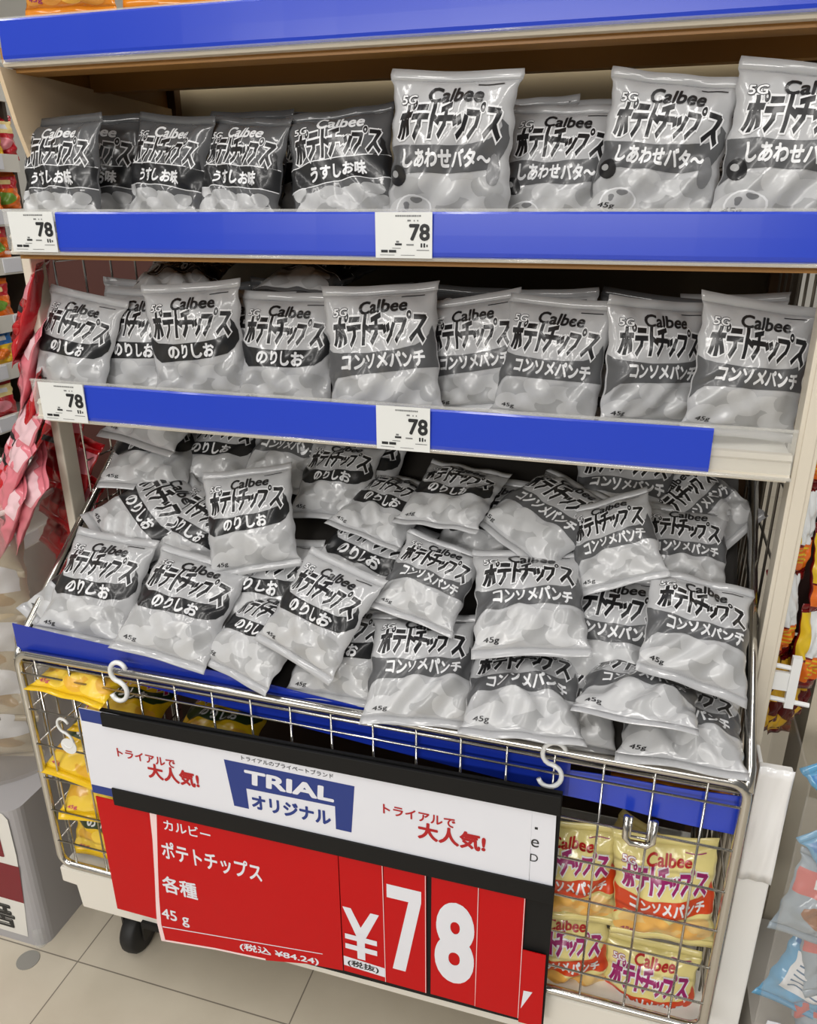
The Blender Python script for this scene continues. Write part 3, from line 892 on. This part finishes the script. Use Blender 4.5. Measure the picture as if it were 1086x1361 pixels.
# --BAGS group, flavour, x, y, z, roll, lean, yaw, scale, label
BAGS = [
    ('heap', 'n', -0.6836, 0.7997, 0.6676, 3.9, 43.6, 3.3, 1.052, 'grey seaweed-salt chip bag upright in the front left corner of the heap'),
    ('heap', 'n', -0.5403, 0.7807, 0.6695, 15.4, 53.3, 14.1, 1.04, 'grey seaweed-salt chip bag tilted right, second along the front left of the heap'),
    ('heap', 'n', -0.4802, 0.8687, 0.764, -11.4, 33.1, 8.2, 0.975, 'upright grey seaweed-salt chip bag standing highest on the left half of the heap'),
    ('heap', 'n', -0.6631, 0.91, 0.7306, 44.8, 52.9, 4.3, 1.122, 'grey seaweed-salt chip bag turned nearly diagonal above the front left bag'),
    ('heap', 'n', -0.7016, 0.9923, 0.804, 2.1, 60.5, 13.6, 1.047, 'grey chip bag with its bottom seal showing, below the topmost bag by the left rail'),
    ('heap', 'n', -0.6938, 1.024, 0.865, 15.2, 57.9, 1.9, 1.117, 'topmost grey chip bag of the heap at far left, just under the shelf edge'),
    ('heap', 'n', -0.6107, 1.0248, 0.8012, 0.0, 52.0, 0.0, 1.05, 'shaded grey chip bag deep in the heap behind the upright seaweed bag'),
    ('heap', 'c', -0.4868, 1.0307, 0.8136, 5.2, 51.7, -2.7, 1.003, 'grey chip bag half hidden behind the right shoulder of the upright seaweed bag'),
    ('heap', 'n', -0.3973, 0.9795, 0.793, -1.2, 49.6, -2.9, 0.899, 'grey seaweed-salt bag standing straight right of the upright left bag'),
    ('heap', 'n', -0.3792, 1.0216, 0.7987, 0.0, 52.0, 0.0, 1.05, 'shaded grey bag at the very back of the heap, left of the dark wire gap'),
    ('heap', 'n', -0.3117, 0.9445, 0.7716, 17.6, 67.7, 1.2, 0.892, 'grey seaweed-salt bag tilted right near the back centre of the heap'),
    ('heap', 'n', -0.2195, 0.942, 0.7975, -1.0, 72.2, -10.2, 0.907, 'shiny grey bag lying flat on top at the back centre of the heap'),
    ('heap', 'c', -0.0932, 0.9344, 0.7871, 31.2, 67.7, -4.6, 1.03, 'grey consomme chip bag tilted strongly right at the back of the heap'),
    ('heap', 'n', -0.1705, 0.9535, 0.7549, 4.0, 52.0, 0.0, 1.05, 'grey bag mostly buried below the shiny bag at the back centre'),
    ('heap', 'c', -0.2222, 0.8342, 0.7254, 21.3, 57.4, 12.9, 0.831, 'tilted grey consomme bag in the heap centre resting on the front centre bag'),
    ('heap', 'n', -0.3251, 0.8943, 0.7151, 20.0, 52.0, 0.0, 1.05, 'buried grey bag with only its lower chips showing, left of the heap centre'),
    ('heap', 'n', -0.3437, 0.7731, 0.6958, 15.0, 42.1, -5.5, 0.915, 'seaweed-salt bag tilted right on top, front left of the heap centre'),
    ('heap', 'n', -0.3201, 0.7836, 0.643, 0.9, 47.5, 1.6, 0.923, 'grey seaweed-salt bag half under the tilted bag, beside the front centre one'),
    ('heap', 'n', -0.428, 0.778, 0.648, 12, 66, -4, 0.903, 'grey seaweed-salt bag at the front rail under the tilted bag, third from left'),
    ('heap', 'n', -0.4589, 0.8496, 0.6753, 0.0, 52.0, 0.0, 1.05, 'grey bag sunk below the upright left bag and above the front seaweed bag'),
    ('heap', 'n', -0.5873, 0.9044, 0.7172, 22.0, 52.0, 0.0, 1.05, 'grey bag with a dark band peeking out left of the upright seaweed bag'),
    ('heap', 'c', -0.2111, 0.7573, 0.6512, -0.0, 59.6, 11.5, 0.991, 'grey consomme bag at the centre of the front rail hanging slightly over it'),
    ('heap', 'c', -0.0969, 0.8098, 0.7304, -5.1, 64.0, 6.7, 1.017, 'flat facing grey consomme bag lying on top, right of the heap centre'),
    ('heap', 'c', -0.09, 0.7515, 0.6469, -2.7, 80.7, 4.6, 1.012, 'grey consomme bag at the front rail under the flat facing bag'),
    ('heap', 'c', -0.0102, 0.8862, 0.7818, -33.7, 45.6, -24.3, 0.819, 'crumpled grey consomme bag tilted left on top with its bottom seal showing'),
    ('heap', 'c', 0.0717, 0.9372, 0.7601, 0.1, 52.0, 1.1, 0.836, 'grey consomme bag standing straight behind the front right bag'),
    ('heap', 'c', -0.0045, 1.018, 0.8043, 0.0, 52.0, 0.0, 1.05, 'shaded grey bag at the back of the heap above the crumpled tilted bag'),
    ('heap', 'c', 0.088, 1.0, 0.792, -50, 50, 0, 0.861, 'shaded grey bag lying on its side in the back right of the heap'),
    ('heap', 'c', -0.0022, 0.84, 0.6873, 3.0, 52.0, 0.0, 1.05, 'grey consomme bag sunk between the crumpled bag and the flat lying bag'),
    ('heap', 'c', 0.0878, 0.8064, 0.7215, 24.0, 55.1, 25.9, 0.929, 'large grey consomme bag tilted right at the right side of the heap'),
    ('heap', 'c', 0.035, 0.763, 0.6609, 6.2, 98.1, 1.2, 0.972, 'grey bag lying flat with its bottom edge forward under the large right bag'),
    ('heap', 'c', 0.0829, 0.7646, 0.629, 2.6, 86.7, 0.3, 0.99, 'grey bag in the front right corner of the heap against the rail'),
    ('heap', 'c', -0.0407, 0.7829, 0.631, 2.1, 49.8, 5.0, 0.863, 'small visible corner of a grey bag at the rail, right of the front bags'),
    ('heap', 'n', -0.7101, 0.8086, 0.6466, 30.0, 52.0, 0.0, 1.05, 'grey bag poking out past the left rail behind the front left bag'),
    ('top', 'u', -0.7401, 0.9254, 1.1918, -1.2, 13.9, -2.6, 0.971, 'dark grey lightly salted bag at the left end of the top row'),
    ('top', 'u', -0.7334, 0.9853, 1.1939, 0.1, 14.7, 15.1, 1.031, 'dark grey salted bag turned sideways, second from left in the top row'),
    ('top', 'u', -0.5967, 0.9468, 1.1925, 4.9, 15.8, -8.7, 0.95, 'dark grey lightly salted bag facing front, third from left in the top row'),
    ('top', 'u', -0.4882, 0.937, 1.1891, 3.5, 16.3, -6.4, 0.928, 'dark grey lightly salted bag facing front, fourth from left in the top row'),
    ('top', 'u', -0.3587, 0.9347, 1.1925, -8.1, 23.1, 3.6, 1.013, 'dark grey lightly salted bag tilted left beside the tall pale butter bag'),
    ('top', 's', -0.2218, 0.9094, 1.2079, 1.0, 7.0, -0.5, 1.106, 'tall pale butter-flavour bag in the middle of the top row'),
    ('top', 's', -0.1095, 0.9563, 1.1904, 2.5, 16.3, -0.2, 0.964, 'lower set-back butter-flavour bag right of the tall pale one in the top row'),
    ('top', 's', -0.0018, 0.9266, 1.2045, 6.9, 10.4, -1.1, 1.012, 'butter-flavour bag second from right in the top row'),
    ('top', 's', 0.1243, 0.9146, 1.2032, 5.4, 13.1, 0.1, 1.073, 'butter-flavour bag at the right end of the top row, cut by the frame'),
    ('mid', 'n', -0.7375, 0.9004, 0.9793, 9.5, 19.9, -1.1, 0.959, 'pale seaweed-salt bag at the left end of the middle row, tilted right'),
    ('mid', 'n', -0.6494, 0.9246, 0.9786, 0.3, 14.6, 0.2, 1.025, 'pale seaweed-salt bag second from left in the middle row'),
    ('mid', 'n', -0.5576, 0.9084, 0.9873, -4.6, 7.1, 8.7, 1.032, 'pale seaweed-salt bag standing forward as third from left in the middle row'),
    ('mid', 'n', -0.503, 0.9434, 0.9772, -0.0, 14.9, 0.0, 1.022, 'mostly hidden seaweed-salt bag behind the forward bag of the middle row'),
    ('mid', 'n', -0.4374, 0.9231, 0.9783, 1.3, 15.3, 1.8, 1.023, 'pale seaweed-salt bag left of the large consomme bag in the middle row'),
    ('mid', 'c', -0.2999, 0.8997, 0.9875, -5.7, 15.6, 5.8, 1.109, 'large pale consomme bag above the middle-row centre price card'),
    ('mid', 'c', -0.1964, 0.938, 0.9849, -8.3, 10.7, 0.8, 0.943, 'consomme bag half hidden right of the large one in the middle row'),
    ('mid', 'c', -0.1004, 0.9261, 0.9833, 3.9, 13.2, -4.0, 0.987, 'consomme bag third from right in the middle row'),
    ('mid', 'c', 0.0142, 0.9336, 0.9844, 5.0, 11.2, 27.6, 0.966, 'consomme bag turned to the right, second from right in the middle row'),
    ('mid', 'c', 0.1134, 0.9142, 0.9877, 7.0, 13.2, 15.3, 0.988, 'consomme bag at the right end of the middle row over the bare shelf edge'),
    ('low', 'k', 0.062, 0.86, 0.3, 28, 14, 8, 1.0, 'yellow bag behind the front ones at the right wire side of the basket'),
    ('low', 'y', -0.698, 0.765, 0.298, 2, 14, 6, 1.0, 'yellow seaweed-salt bag lowest in the left stack behind the wire front'),
    ('low', 'y', -0.694, 0.775, 0.375, -3, 48, 4, 1.0, 'yellow seaweed-salt bag second from bottom in the left stack behind the wires'),
    ('low', 'y', -0.699, 0.778, 0.432, 4, 60, -4, 1.0, 'yellow seaweed-salt bag third from bottom in the left stack, by the small hook'),
    ('low', 'k', -0.022, 0.7579, 0.3913, -4.3, 8.3, 2.1, 0.93, 'yellow consomme bag upper left in the basket beside the black sign'),
    ('low', 'k', 0.0885, 0.7487, 0.4005, -4.05, 10.5, 2.8, 0.93, 'yellow consomme bag facing front under the blue strip at the basket right'),
    ('low', 'k', -0.02, 0.76, 0.2548, -5.25, 5.6, 7.0, 0.93, 'yellow consomme bag lower left in the basket beside the black sign'),
    ('low', 'k', 0.089, 0.7629, 0.219, -0.2, 12.0, -0.5, 0.92, 'yellow consomme bag at the bottom right of the basket'),
    ('low', 'y', -0.6809, 0.7744, 0.5646, 3.4, 80.0, -1.7, 1.011, 'yellow bag lying flat on top of the left stack with its bottom seal forward'),
    ('low', 'y', -0.6772, 0.83, 0.4668, 0.0, 78.0, 0.0, 1.0, 'yellow bag lying flat right of the top of the left stack, behind the hook'),
    ('low', 'o', 0.08, 0.828, 0.552, 0, 86, 0, 1.0, 'orange bag lying flat under the rail at the right above the blue strip'),
    ('low', 'y', -0.5265, 0.83, 0.4612, 0.0, 75.0, 0.0, 1.0, 'yellow bag lying flat in the basket just above the black sign'),
    ('upper', 'o', -0.685, 0.928, 1.4379, 3.6, 6.9, -2.0, 1.016, 'orange chip bag at the left end on top of the uppermost shelf'),
    ('upper', 'o', -0.549, 0.9345, 1.4421, 4.4, 7.2, -0.5, 1.038, 'second orange chip bag from the left on top of the uppermost shelf'),
    ('top', 'u', -0.53, 1.03, 1.199, 2, 14, -6, 0.98, 'dark salted bag behind the third and fourth bags of the top row'),
    ('top', 'u', -0.42, 1.034, 1.197, 1, 14, -3, 0.98, 'dark salted bag behind the tilted dark bag of the top row'),
    ('top', 's', -0.165, 1.038, 1.204, 0, 14, 0, 0.98, 'butter bag peeking out behind the set-back butter bag of the top row'),
    ('top', 's', -0.05, 1.042, 1.201, -1, 14, 3, 0.98, 'butter bag peeking out left behind the second bag from right, top row'),
    ('top', 's', 0.06, 1.046, 1.199, -2, 14, 6, 0.98, 'butter bag behind the last two bags of the top row'),
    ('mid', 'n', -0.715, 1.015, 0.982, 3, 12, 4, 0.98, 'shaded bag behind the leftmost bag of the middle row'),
    ('mid', 'u', -0.6, 1.0179999999999998, 0.98, -3, 12, 2, 0.98, 'shaded bag behind the second and third bags of the middle row'),  # dark-film rear bags of this row: film colour stands in for shade
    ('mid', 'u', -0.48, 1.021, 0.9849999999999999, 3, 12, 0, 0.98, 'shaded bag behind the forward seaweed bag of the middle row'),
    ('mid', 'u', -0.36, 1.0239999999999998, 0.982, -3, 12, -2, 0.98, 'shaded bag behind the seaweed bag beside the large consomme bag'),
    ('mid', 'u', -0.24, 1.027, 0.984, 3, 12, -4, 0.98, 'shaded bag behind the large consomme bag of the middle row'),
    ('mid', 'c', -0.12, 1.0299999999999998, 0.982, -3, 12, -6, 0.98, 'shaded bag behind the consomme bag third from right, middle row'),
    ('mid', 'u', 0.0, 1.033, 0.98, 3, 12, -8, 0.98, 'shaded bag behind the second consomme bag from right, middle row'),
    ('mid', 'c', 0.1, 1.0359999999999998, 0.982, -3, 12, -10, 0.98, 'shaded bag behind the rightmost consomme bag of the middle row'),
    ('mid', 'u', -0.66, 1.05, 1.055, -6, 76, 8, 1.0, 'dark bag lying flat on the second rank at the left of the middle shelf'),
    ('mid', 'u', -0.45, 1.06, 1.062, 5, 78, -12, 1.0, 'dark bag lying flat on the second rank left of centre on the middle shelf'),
]
# --END
GROUP = {'heap': 'grey chip bags heaped in the basket', 'top': 'chip bags on the top row', 'mid': 'chip bags on the middle row',
         'low': 'yellow chip bags inside the wire basket', 'upper': 'orange chip bags on the uppermost shelf'}
for i, (g, kind, x, y, z, ro, le, ya, s, lb) in enumerate(BAGS):
    o = make_bag('potato_chip_bag', .130, .152, ART[kind], PAL[kind], 100 + i * 7, T0=.0195 if g == 'heap' else .019)
    pose(o, x, y, z, ro, le, ya, s)
    tag(o, lb, 'chip bag', GROUP[g])

# ------------------------------------------------------------------ neighbours on the left


def simple_art(kind):
    A = Art()
    if kind == 'noodle':
        for i, (u, v) in enumerate(((-.2, .3), (.1, .4), (.25, .7), (-.15, .75), (0, .85), (.3, .25), (-.35, .55))):
            A.blob(u, v, .15, .09, 1 + i % 2, 1 + .1 * i, i, .25)
        A.poly([(-.46, .34), (.46, .34), (.46, .66), (-.46, .66)], 3, 3)
        for i, (u, v, L) in enumerate(((-.36, .42, .3), (-.2, .5, .42), (.12, .42, .14), (-.36, .58, .16))):
            A.poly([(u, v), (u + L, v), (u + L, v + .035), (u, v + .035)], 4, 4)
    elif kind == 'red':
        A.poly([(-.48, .12), (.48, .12), (.48, .34), (.1, .40), (-.48, .36)], 1, 1)
        A.poly([(-.30, .48), (.26, .46), (.26, .52), (-.30, .54)], 2, 1)
        A.blob(.05, .70, .26, .10, 3, 1, 2, .1)
    elif kind == 'stick':
        A.poly([(-.49, .10), (.49, .10), (.49, .56), (.2, .62), (-.3, .58), (-.49, .6)], 1, 1)
        A.poly([(-.49, .10), (-.22, .10), (-.25, .58), (-.49, .6)], 2, 2)
        A.poly([(-.49, .62), (.49, .60), (.49, .86), (.1, .90), (-.49, .84)], 3, 1)
        for i in range(4):
            A.poly([(-.3 + .02 * i, .64 + .05 * i), (.3, .635 + .05 * i), (.3, .655 + .05 * i), (-.3 + .02 * i, .66 + .05 * i)], 2, 2)
    elif kind == 'tip':
        A.poly([(-.49, .10), (.2, .10), (.25, .6), (.0, .95), (-.49, .95)], 1, 1)
        A.blob(.0, .7, .25, .12, 2, 2, 3, .2)
    elif kind == 'bluepack':
        A.poly([(-.46, .1), (.46, .1), (.46, .2), (-.46, .2)], 1, 1)
        A.poly([(-.40, .26), (.40, .26), (.40, .74), (-.40, .74)], 2, 1)
        for i in range(6):
            A.poly([(-.34, .32 + .065 * i), (.3 - .07 * (i % 3), .32 + .065 * i), (.3 - .07 * (i % 3), .34 + .065 * i), (-.34, .34 + .065 * i)], 3, 2)
    elif kind == 'snack':
        A.poly([(-.48, .2), (.48, .14), (.48, .42), (-.48, .48)], 1, 1)
        A.blob(0, .66, .3, .16, 2, 1, 4, .12)
        A.poly([(-.3, .26), (.3, .23), (.3, .34), (-.3, .37)], 3, 2)
    return A


SA = {k: simple_art(k) for k in ('noodle', 'red', 'stick', 'tip', 'bluepack', 'snack')}
W_ = ink('print_white', (222, 223, 225)); K_ = ink('title_black', (30, 30, 32))
P_NOOD = [film('clear_tan_film', (196, 184, 158)), ink('noodle_tan', (172, 144, 100)), ink('noodle_pale', (202, 184, 146)), W_, K_]
P_RED = [film('red_film', (176, 22, 30)), ink('pink_panel', (224, 138, 150)), K_, ink('deep_red', (120, 12, 20))]
P_PINK = [film('pink_film', (214, 120, 132)), ink('pink_white', (226, 190, 196)), K_, ink('red_panel', (186, 26, 36))]
P_STICK = [film('dark_red_film', (110, 14, 14)), ink('stick_white', (226, 230, 232)), ink('stick_yellow', (222, 188, 40)), ink('stick_orange', (226, 110, 24))]
P_TIP = [film('maroon_film', (84, 12, 14)), ink('tip_yellow', (206, 162, 40)), ink('maroon', (80, 10, 12))]
P_BLUE = [film('sky_blue_film', (96, 160, 200)), ink('mid_blue', (50, 120, 180)), W_, ink('blue_grey_ink', (80, 110, 140))]
P_BRN = [film('grey_blue_film', (150, 162, 172)), ink('pink_red', (200, 104, 100)), ink('brown_food', (146, 96, 60)), W_]
P_ORG = [film('orange_film', (226, 110, 30)), ink('red_panel', (186, 26, 36)), ink('snack_green', (110, 150, 50)), ink('snack_cream', (236, 214, 150))]
P_YEL = [film('bright_yellow_film', (236, 190, 30)), ink('snack_blue', (30, 110, 190)), ink('orange_ink', (230, 120, 30)), W_]
P_CRM = [film('crimson_film', (190, 34, 48)), ink('snack_cream', (236, 214, 150)), ink('pink_panel', (224, 138, 150)), W_]


def pouch(name, W, H, kind, pal, seed, x, y, z, ro, le, ya, label, cat, group, T0=.014):
    o = make_bag(name, W, H, SA[kind], pal, seed, T0=T0)
    pose(o, x, y, z, ro, le, ya)
    return tag(o, label, cat, group)


# grey carton plinth
cart = empty('display_carton', 'grey display carton on the floor left of the basket with a dark red label', 'carton', (-1.0, .87, 0))
m = MB()


def rrect(x0, x1, y0, y1, r, n=6):
    P = []
    for cx, cy, a0 in ((x1 - r, y1 - r, 0), (x0 + r, y1 - r, 90), (x0 + r, y0 + r, 180), (x1 - r, y0 + r, 270)):
        for k in range(n + 1):
            a = math.radians(a0 + 90 * k / n); P.append((cx + r * math.cos(a), cy + r * math.sin(a)))
    return P


m.prism(rrect(-1.16, -.856, .732, 1.03, .022), 'z', 0, .286)
o = m.build('carton_body', mat('grey_cardboard', (168, 166, 168), 0.6), cart); o.location = (1.0, -.87, 0)
m = Flat(.7315); m.ink([(-1.14, .018), (-.886, .018), (-.876, .10), (-.868, .20), (-.868, .272), (-.876, .282), (-1.14, .282)], 0, 1)
m.ink([(-1.14, .096), (-.8765, .096), (-.8685, .176), (-1.14, .176)], 1, 2)
m.text('품', -.955, .030, -.9035, .082, 2, .05, ly=3); m.text('품', -.9525, .0325, -.906, .0795, 0, .0, ly=4)
m.text('히', -.955, .190, -.8925, .236, 1, .06, ly=3); m.text('히', -.950, .194, -.8975, .232, 3, .0, ly=4)
o = m.build('label', [mat('label_paper', (222, 220, 214), 0.45), mat('label_maroon', (120, 18, 34), 0.45), inkb, mat('label_gold', (212, 170, 120), 0.5)], cart); o.location = (1.0, -.87, 0)
m = MB(); m.lathe([(0, 0), (.010, 0), (.010, .03), (.007, .036), (0, .036)], (-.868, .738, .002), 'z', 16)
o = m.build('corner_clip', clearp, cart); o.location = (1.0, -.87, 0)
# round clear bin on the carton
m = MB()
prof_o = [(0, 0), (.148, 0), (.150, .004), (.156, .44), (.160, .452), (.156, .456), (.151, .45), (.1465, .006), (0, .004)]
m.lathe(prof_o, (-1.012, .895, .2865), 'z', 40)
rim = MB(); rim.tube([(-1.012 + .158 * math.cos(a * math.pi / 24), .895 + .158 * math.sin(a * math.pi / 24), .742) for a in range(48)], .0042, closed=True)
rbn = tag(m.build('round_bin', clearb, smooth=True), 'round clear plastic bin on the grey carton, filled with clear noodle bags', 'bin')
rim.build('rim', mat('clear_rim_plastic', (232, 224, 218), 0.12, coat=0.6, alpha=0.6), rbn, smooth=True)
nb_lab = ['lowest clear bag of pale noodles in the round bin', 'clear noodle bag second from the bottom in the round bin', 'clear noodle bag with white label in the middle of the round bin',
          'clear bag with a white label second from the top in the round bin', 'topmost clear bag with a white label in the round bin']
for i in range(5):
    pouch('noodle_bag', .19, .15, 'noodle', P_NOOD, 900 + i, -1.005 + .008 * (i % 2), .845 + .012 * i, .345 + .083 * i, -6 + 5 * (i % 3), 16 + 4 * (i % 2), 18 - 4 * (i % 3), nb_lab[i], 'noodle bag', 'noodle bags in the round bin', .03)
# red and pink pouches hanging along the outer side of the rack
hang = [(-.818, .925, 1.02, 'r'), (-.822, .92, .955, 'p'), (-.825, .915, .89, 'r'), (-.845, .89, .835, 'p'), (-.862, .880, .80, 'p'), (-.842, .875, .755, 'p'),
        (-.845, .965, .815, 'r'), (-.838, .960, .755, 'r'), (-.842, .960, .695, 'r'), (-.838, .955, .635, 'r'), (-.845, .950, .575, 'r'), (-.872, .870, .735, 'p')]
rp_lab = ['red pouch hanging highest along the left outer side of the rack', 'pink pouch second from the top beside the left post', 'red pouch third from the top beside the left post',
          'pink pouch hanging level with the middle price cards at far left', 'pink pouch just below the level of the middle shelf at far left', 'pink pouch lower in the hanging column at far left',
          'topmost of the red pouches seen behind the left post', 'second red pouch from the top behind the left post', 'middle red pouch of the column behind the left post',
          'second lowest red pouch behind the left post', 'lowest red pouch behind the left post, beside the round bin', 'pink pouch just above the rim of the round bin']
for i, (x, y, z, c) in enumerate(hang):
    yw = (-62, -58, -60)[i] if i < 3 else (-40 if c == 'p' else -16)
    pouch('snack_pouch', .10, .15, 'red', P_RED if c == 'r' else P_PINK, 950 + i, x - .006, y, z, (20 if c == 'p' else 6) + 5 * (i % 3), 22, yw, rp_lab[i], 'pouch', 'pouches hanging on the left outer side of the rack', .012)
sr = empty('aisle_side_board', 'dark brown board behind the red pouches on the outer side of the rack', 'board', (-.95, 1.3, 0))
m = MB(); m.box(-1.12, -.803, 1.30, 1.31, 0, 1.13); o = m.build('board', mat('dark_reddish_board', (74, 36, 28), 0.6), sr); o.location = (.95, -1.3, 0)
# shelves across the side aisle
al = empty('aisle_rack', 'white rack with small snack bags across the aisle at far left', 'shelf', (-1.5, 1.2, 0))
for z in (1.372, 1.240, 1.135, 1.040, .925, .828, .72, .60, .45, .12):
    m = MB(); m.box(-1.68, -1.302, .6, 1.49, z - .012, z - .002); m.box(-1.304, -1.296, .6, 1.492, z - .022, z + .012)
    o = m.build('shelf_board', white_p, al); o.location = (1.5, -1.2, 0)
    for ya in (1.30, 1.395):
        m = MB(); m.box(-1.296, -1.294, ya, ya + .05, z - .018, z + .010); m.build('shelf_label', paper, o)
m = MB(); m.box(-1.70, -1.68, .6, 1.5, 0, 1.6); o = m.build('back_panel', dark, al); o.location = (1.5, -1.2, 0)
m = MB(); m.box(-1.68, -1.31, 1.488, 1.498, 0, 1.6); o = m.build('end_panel', mat('dim_panel', (70, 58, 48), 0.6), al); o.location = (1.5, -1.2, 0)
sn = [(1.245, 1.43, P_YEL, 'yellow and blue snack bag on the second shelf at far left'), (1.245, 1.47, P_CRM, 'crimson snack bag beside the yellow one at far left'),
      (1.140, 1.40, P_ORG, 'orange snack bag on the shelf level with the upper price card, far left'), (1.140, 1.455, P_ORG, 'orange snack bag nearest the rack, level with the upper price card'),
      (.930, 1.375, P_ORG, 'orange bag on the lower shelf beside the hanging red pouches'), (.832, 1.36, P_YEL, 'yellow bag on the shelf beside the hanging pink pouches'),
      (.725, 1.335, P_CRM, 'dark red bag on the lowest visible shelf at far left'), (1.045, 1.40, P_ORG, 'orange bag on the shelf below the upper price card, far left')]
for i, (z, y, pal, lb) in enumerate(sn):
    pouch('snack_bag', .075, .088, 'snack', pal, 980 + i, -1.322, y, z + .040, 0, 6, 62, lb, 'snack bag', 'snack bags on the far left rack', .014)

# ------------------------------------------------------------------ neighbours on the right
nr = empty('side_rack', 'dark and beige side rack with hanging packets right of the white post', 'rack', (.4, 1.1, 0))
m = MB(); m.box(.215, .75, 1.06, 1.08, .60, 1.62); o = m.build('dark_panel', mat('dim_red_panel', (52, 26, 22), 0.6), nr); o.location = (-.4, -1.1, 0)
m = MB(); m.box(.262, .75, .985, 1.06, 0, .735); o = m.build('beige_board', mat('beige_board', (206, 196, 176), 0.55), nr); o.location = (-.4, -1.1, 0)
st = [(.205, .955, .905, -4), (.200, .945, .795, 3), (.196, .935, .690, -3), (.246, .975, .850, 4), (.240, .965, .742, -2), (.236, .955, .64, 4)]
st_lab = ['white and orange packet hanging highest beside the white post', 'white and orange packet second from top in the column beside the white post', 'white and orange packet third from top in the column beside the white post',
          'white and orange packet highest in the column at the right frame edge', 'white and orange packet second in the column at the right frame edge', 'white and orange packet lowest in the column at the right frame edge']
for i, (x, y, z, ro) in enumerate(st):
    pouch('snack_packet', .048, .125, 'stick', P_STICK, 1000 + i, x, y, z, ro, 4, 40, st_lab[i], 'packet', 'packets hanging right of the white post', .010)
tp = [(.187, .93, .585), (.203, .945, .578), (.219, .955, .570), (.236, .965, .585)]
tp_lab = ['dark red and yellow packet tip nearest the white post', 'second dark red and yellow packet tip right of the white post', 'third dark red and yellow packet tip right of the white post', 'dark red and yellow packet tip farthest right, under the plastic clip']
for i, (x, y, z) in enumerate(tp):
    pouch('snack_packet', .036, .13, 'tip', P_TIP, 1020 + i, x, y, z, 4 - 3 * i, 2, 42, tp_lab[i], 'packet', 'packets hanging right of the white post', .008)
m = MB(); m.tube([(.172, .872, .655), (.212, .872, .652)], .003); m.tube([(.176, .872, .610), (.230, .872, .606)], .003)
m.box(.203, .213, .868, .876, .600, .668); m.box(.186, .206, .870, .875, .622, .646)
tag(m.build('clip_bracket', whitep), 'white plastic clip bracket holding the packets right of the white post', 'clip')
m = MB(); m.box(.176, .212, .803, .813, 0, .56); m.box(.176, .181, .813, .845, 0, .56)
tag(m.build('corner_board', mat('white_corner_board', (236, 236, 234), 0.4), bevel=.002), 'tall narrow white corner board standing right of the basket', 'board')
m = MB(); V = []; F = []; n = 12
for i in range(n + 1):
    for j in range(n + 1):
        u = i / n; v = j / n
        V.append((.1755 + .037 * u, .8000 + .0016 * math.sin(9 * v + 3 * u) * math.sin(3.1 * u) - .001 * math.sin(14 * u - 5 * v), .395 + .168 * v))
for i in range(n):
    for j in range(n):
        a = i * (n + 1) + j; F.append((a, a + n + 1, a + n + 2, a + 1))
m.add(V, F)
o = m.build('plastic_sheet', mat('white_sheet', (244, 244, 244), 0.22, coat=0.5), smooth=True); sd = o.modifiers.new('thickness', 'SOLIDIFY'); sd.thickness = .0008
tag(o, 'crumpled white plastic sheet over the top of the white corner board', 'plastic sheet')
clearr = mat('very_clear_plastic', (225, 222, 216), 0.12, coat=0.6, alpha=0.09)
m = MB()
for a in ((.222, .70, .775, .7775, .0, .55), (.222, .2245, .7775, .98, .0, .57), (.222, .70, .7775, .98, 0, .004)):
    m.box(*a)
m2 = MB(); m2.box(.226, .695, .782, .978, .004, .158); tag(m2.build('bin_plinth', mat('plinth_card', (190, 186, 180), 0.6)), 'pale plinth carton under the packs inside the clear bin at right', 'carton')
tag(m.build('clear_bin', clearr), 'clear plastic bin of blue packs at the lower right edge', 'bin')
bp = [(.285, .835, .520, -28, 40, P_BLUE, 'bluepack', 'blue pack with a white label on top in the clear bin at right'), (.290, .815, .448, -32, 20, P_BLUE, 'bluepack', 'blue pack second from the top in the clear bin at right'),
      (.262, .800, .385, 14, 12, P_BRN, 'snack', 'grey-blue pack with a brown picture in the middle of the clear bin'), (.292, .805, .315, -10, 16, P_BRN, 'snack', 'grey-blue pack with a pink band below the middle one in the bin'),
      (.268, .800, .262, 22, 10, P_BLUE, 'bluepack', 'blue pack lying low in the clear bin at right'), (.298, .800, .215, -18, 10, P_BRN, 'snack', 'lowest grey-blue pack with a pink band in the clear bin at right')]
for i, (x, y, z, ro, le, pal, kd, lb) in enumerate(bp):
    pouch('snack_pack', .118, .112, kd, pal, 1040 + i, x + .022, y, z, ro, le, 6, lb, 'pack', 'packs in the clear bin at right', .013)
m = Flat(.772); m.sheet([(.2235, .10), (.33, .10), (.33, .15), (.250, .205), (.235, .205)], 1, .001); m.ink([(.228, .10), (.33, .10), (.33, .142), (.248, .196)], 0, 1)
tag(m.build('red_label', [mat('red_label_card', (176, 60, 60), 0.5), paper]), 'red label with a white border on the front of the clear bin', 'label')
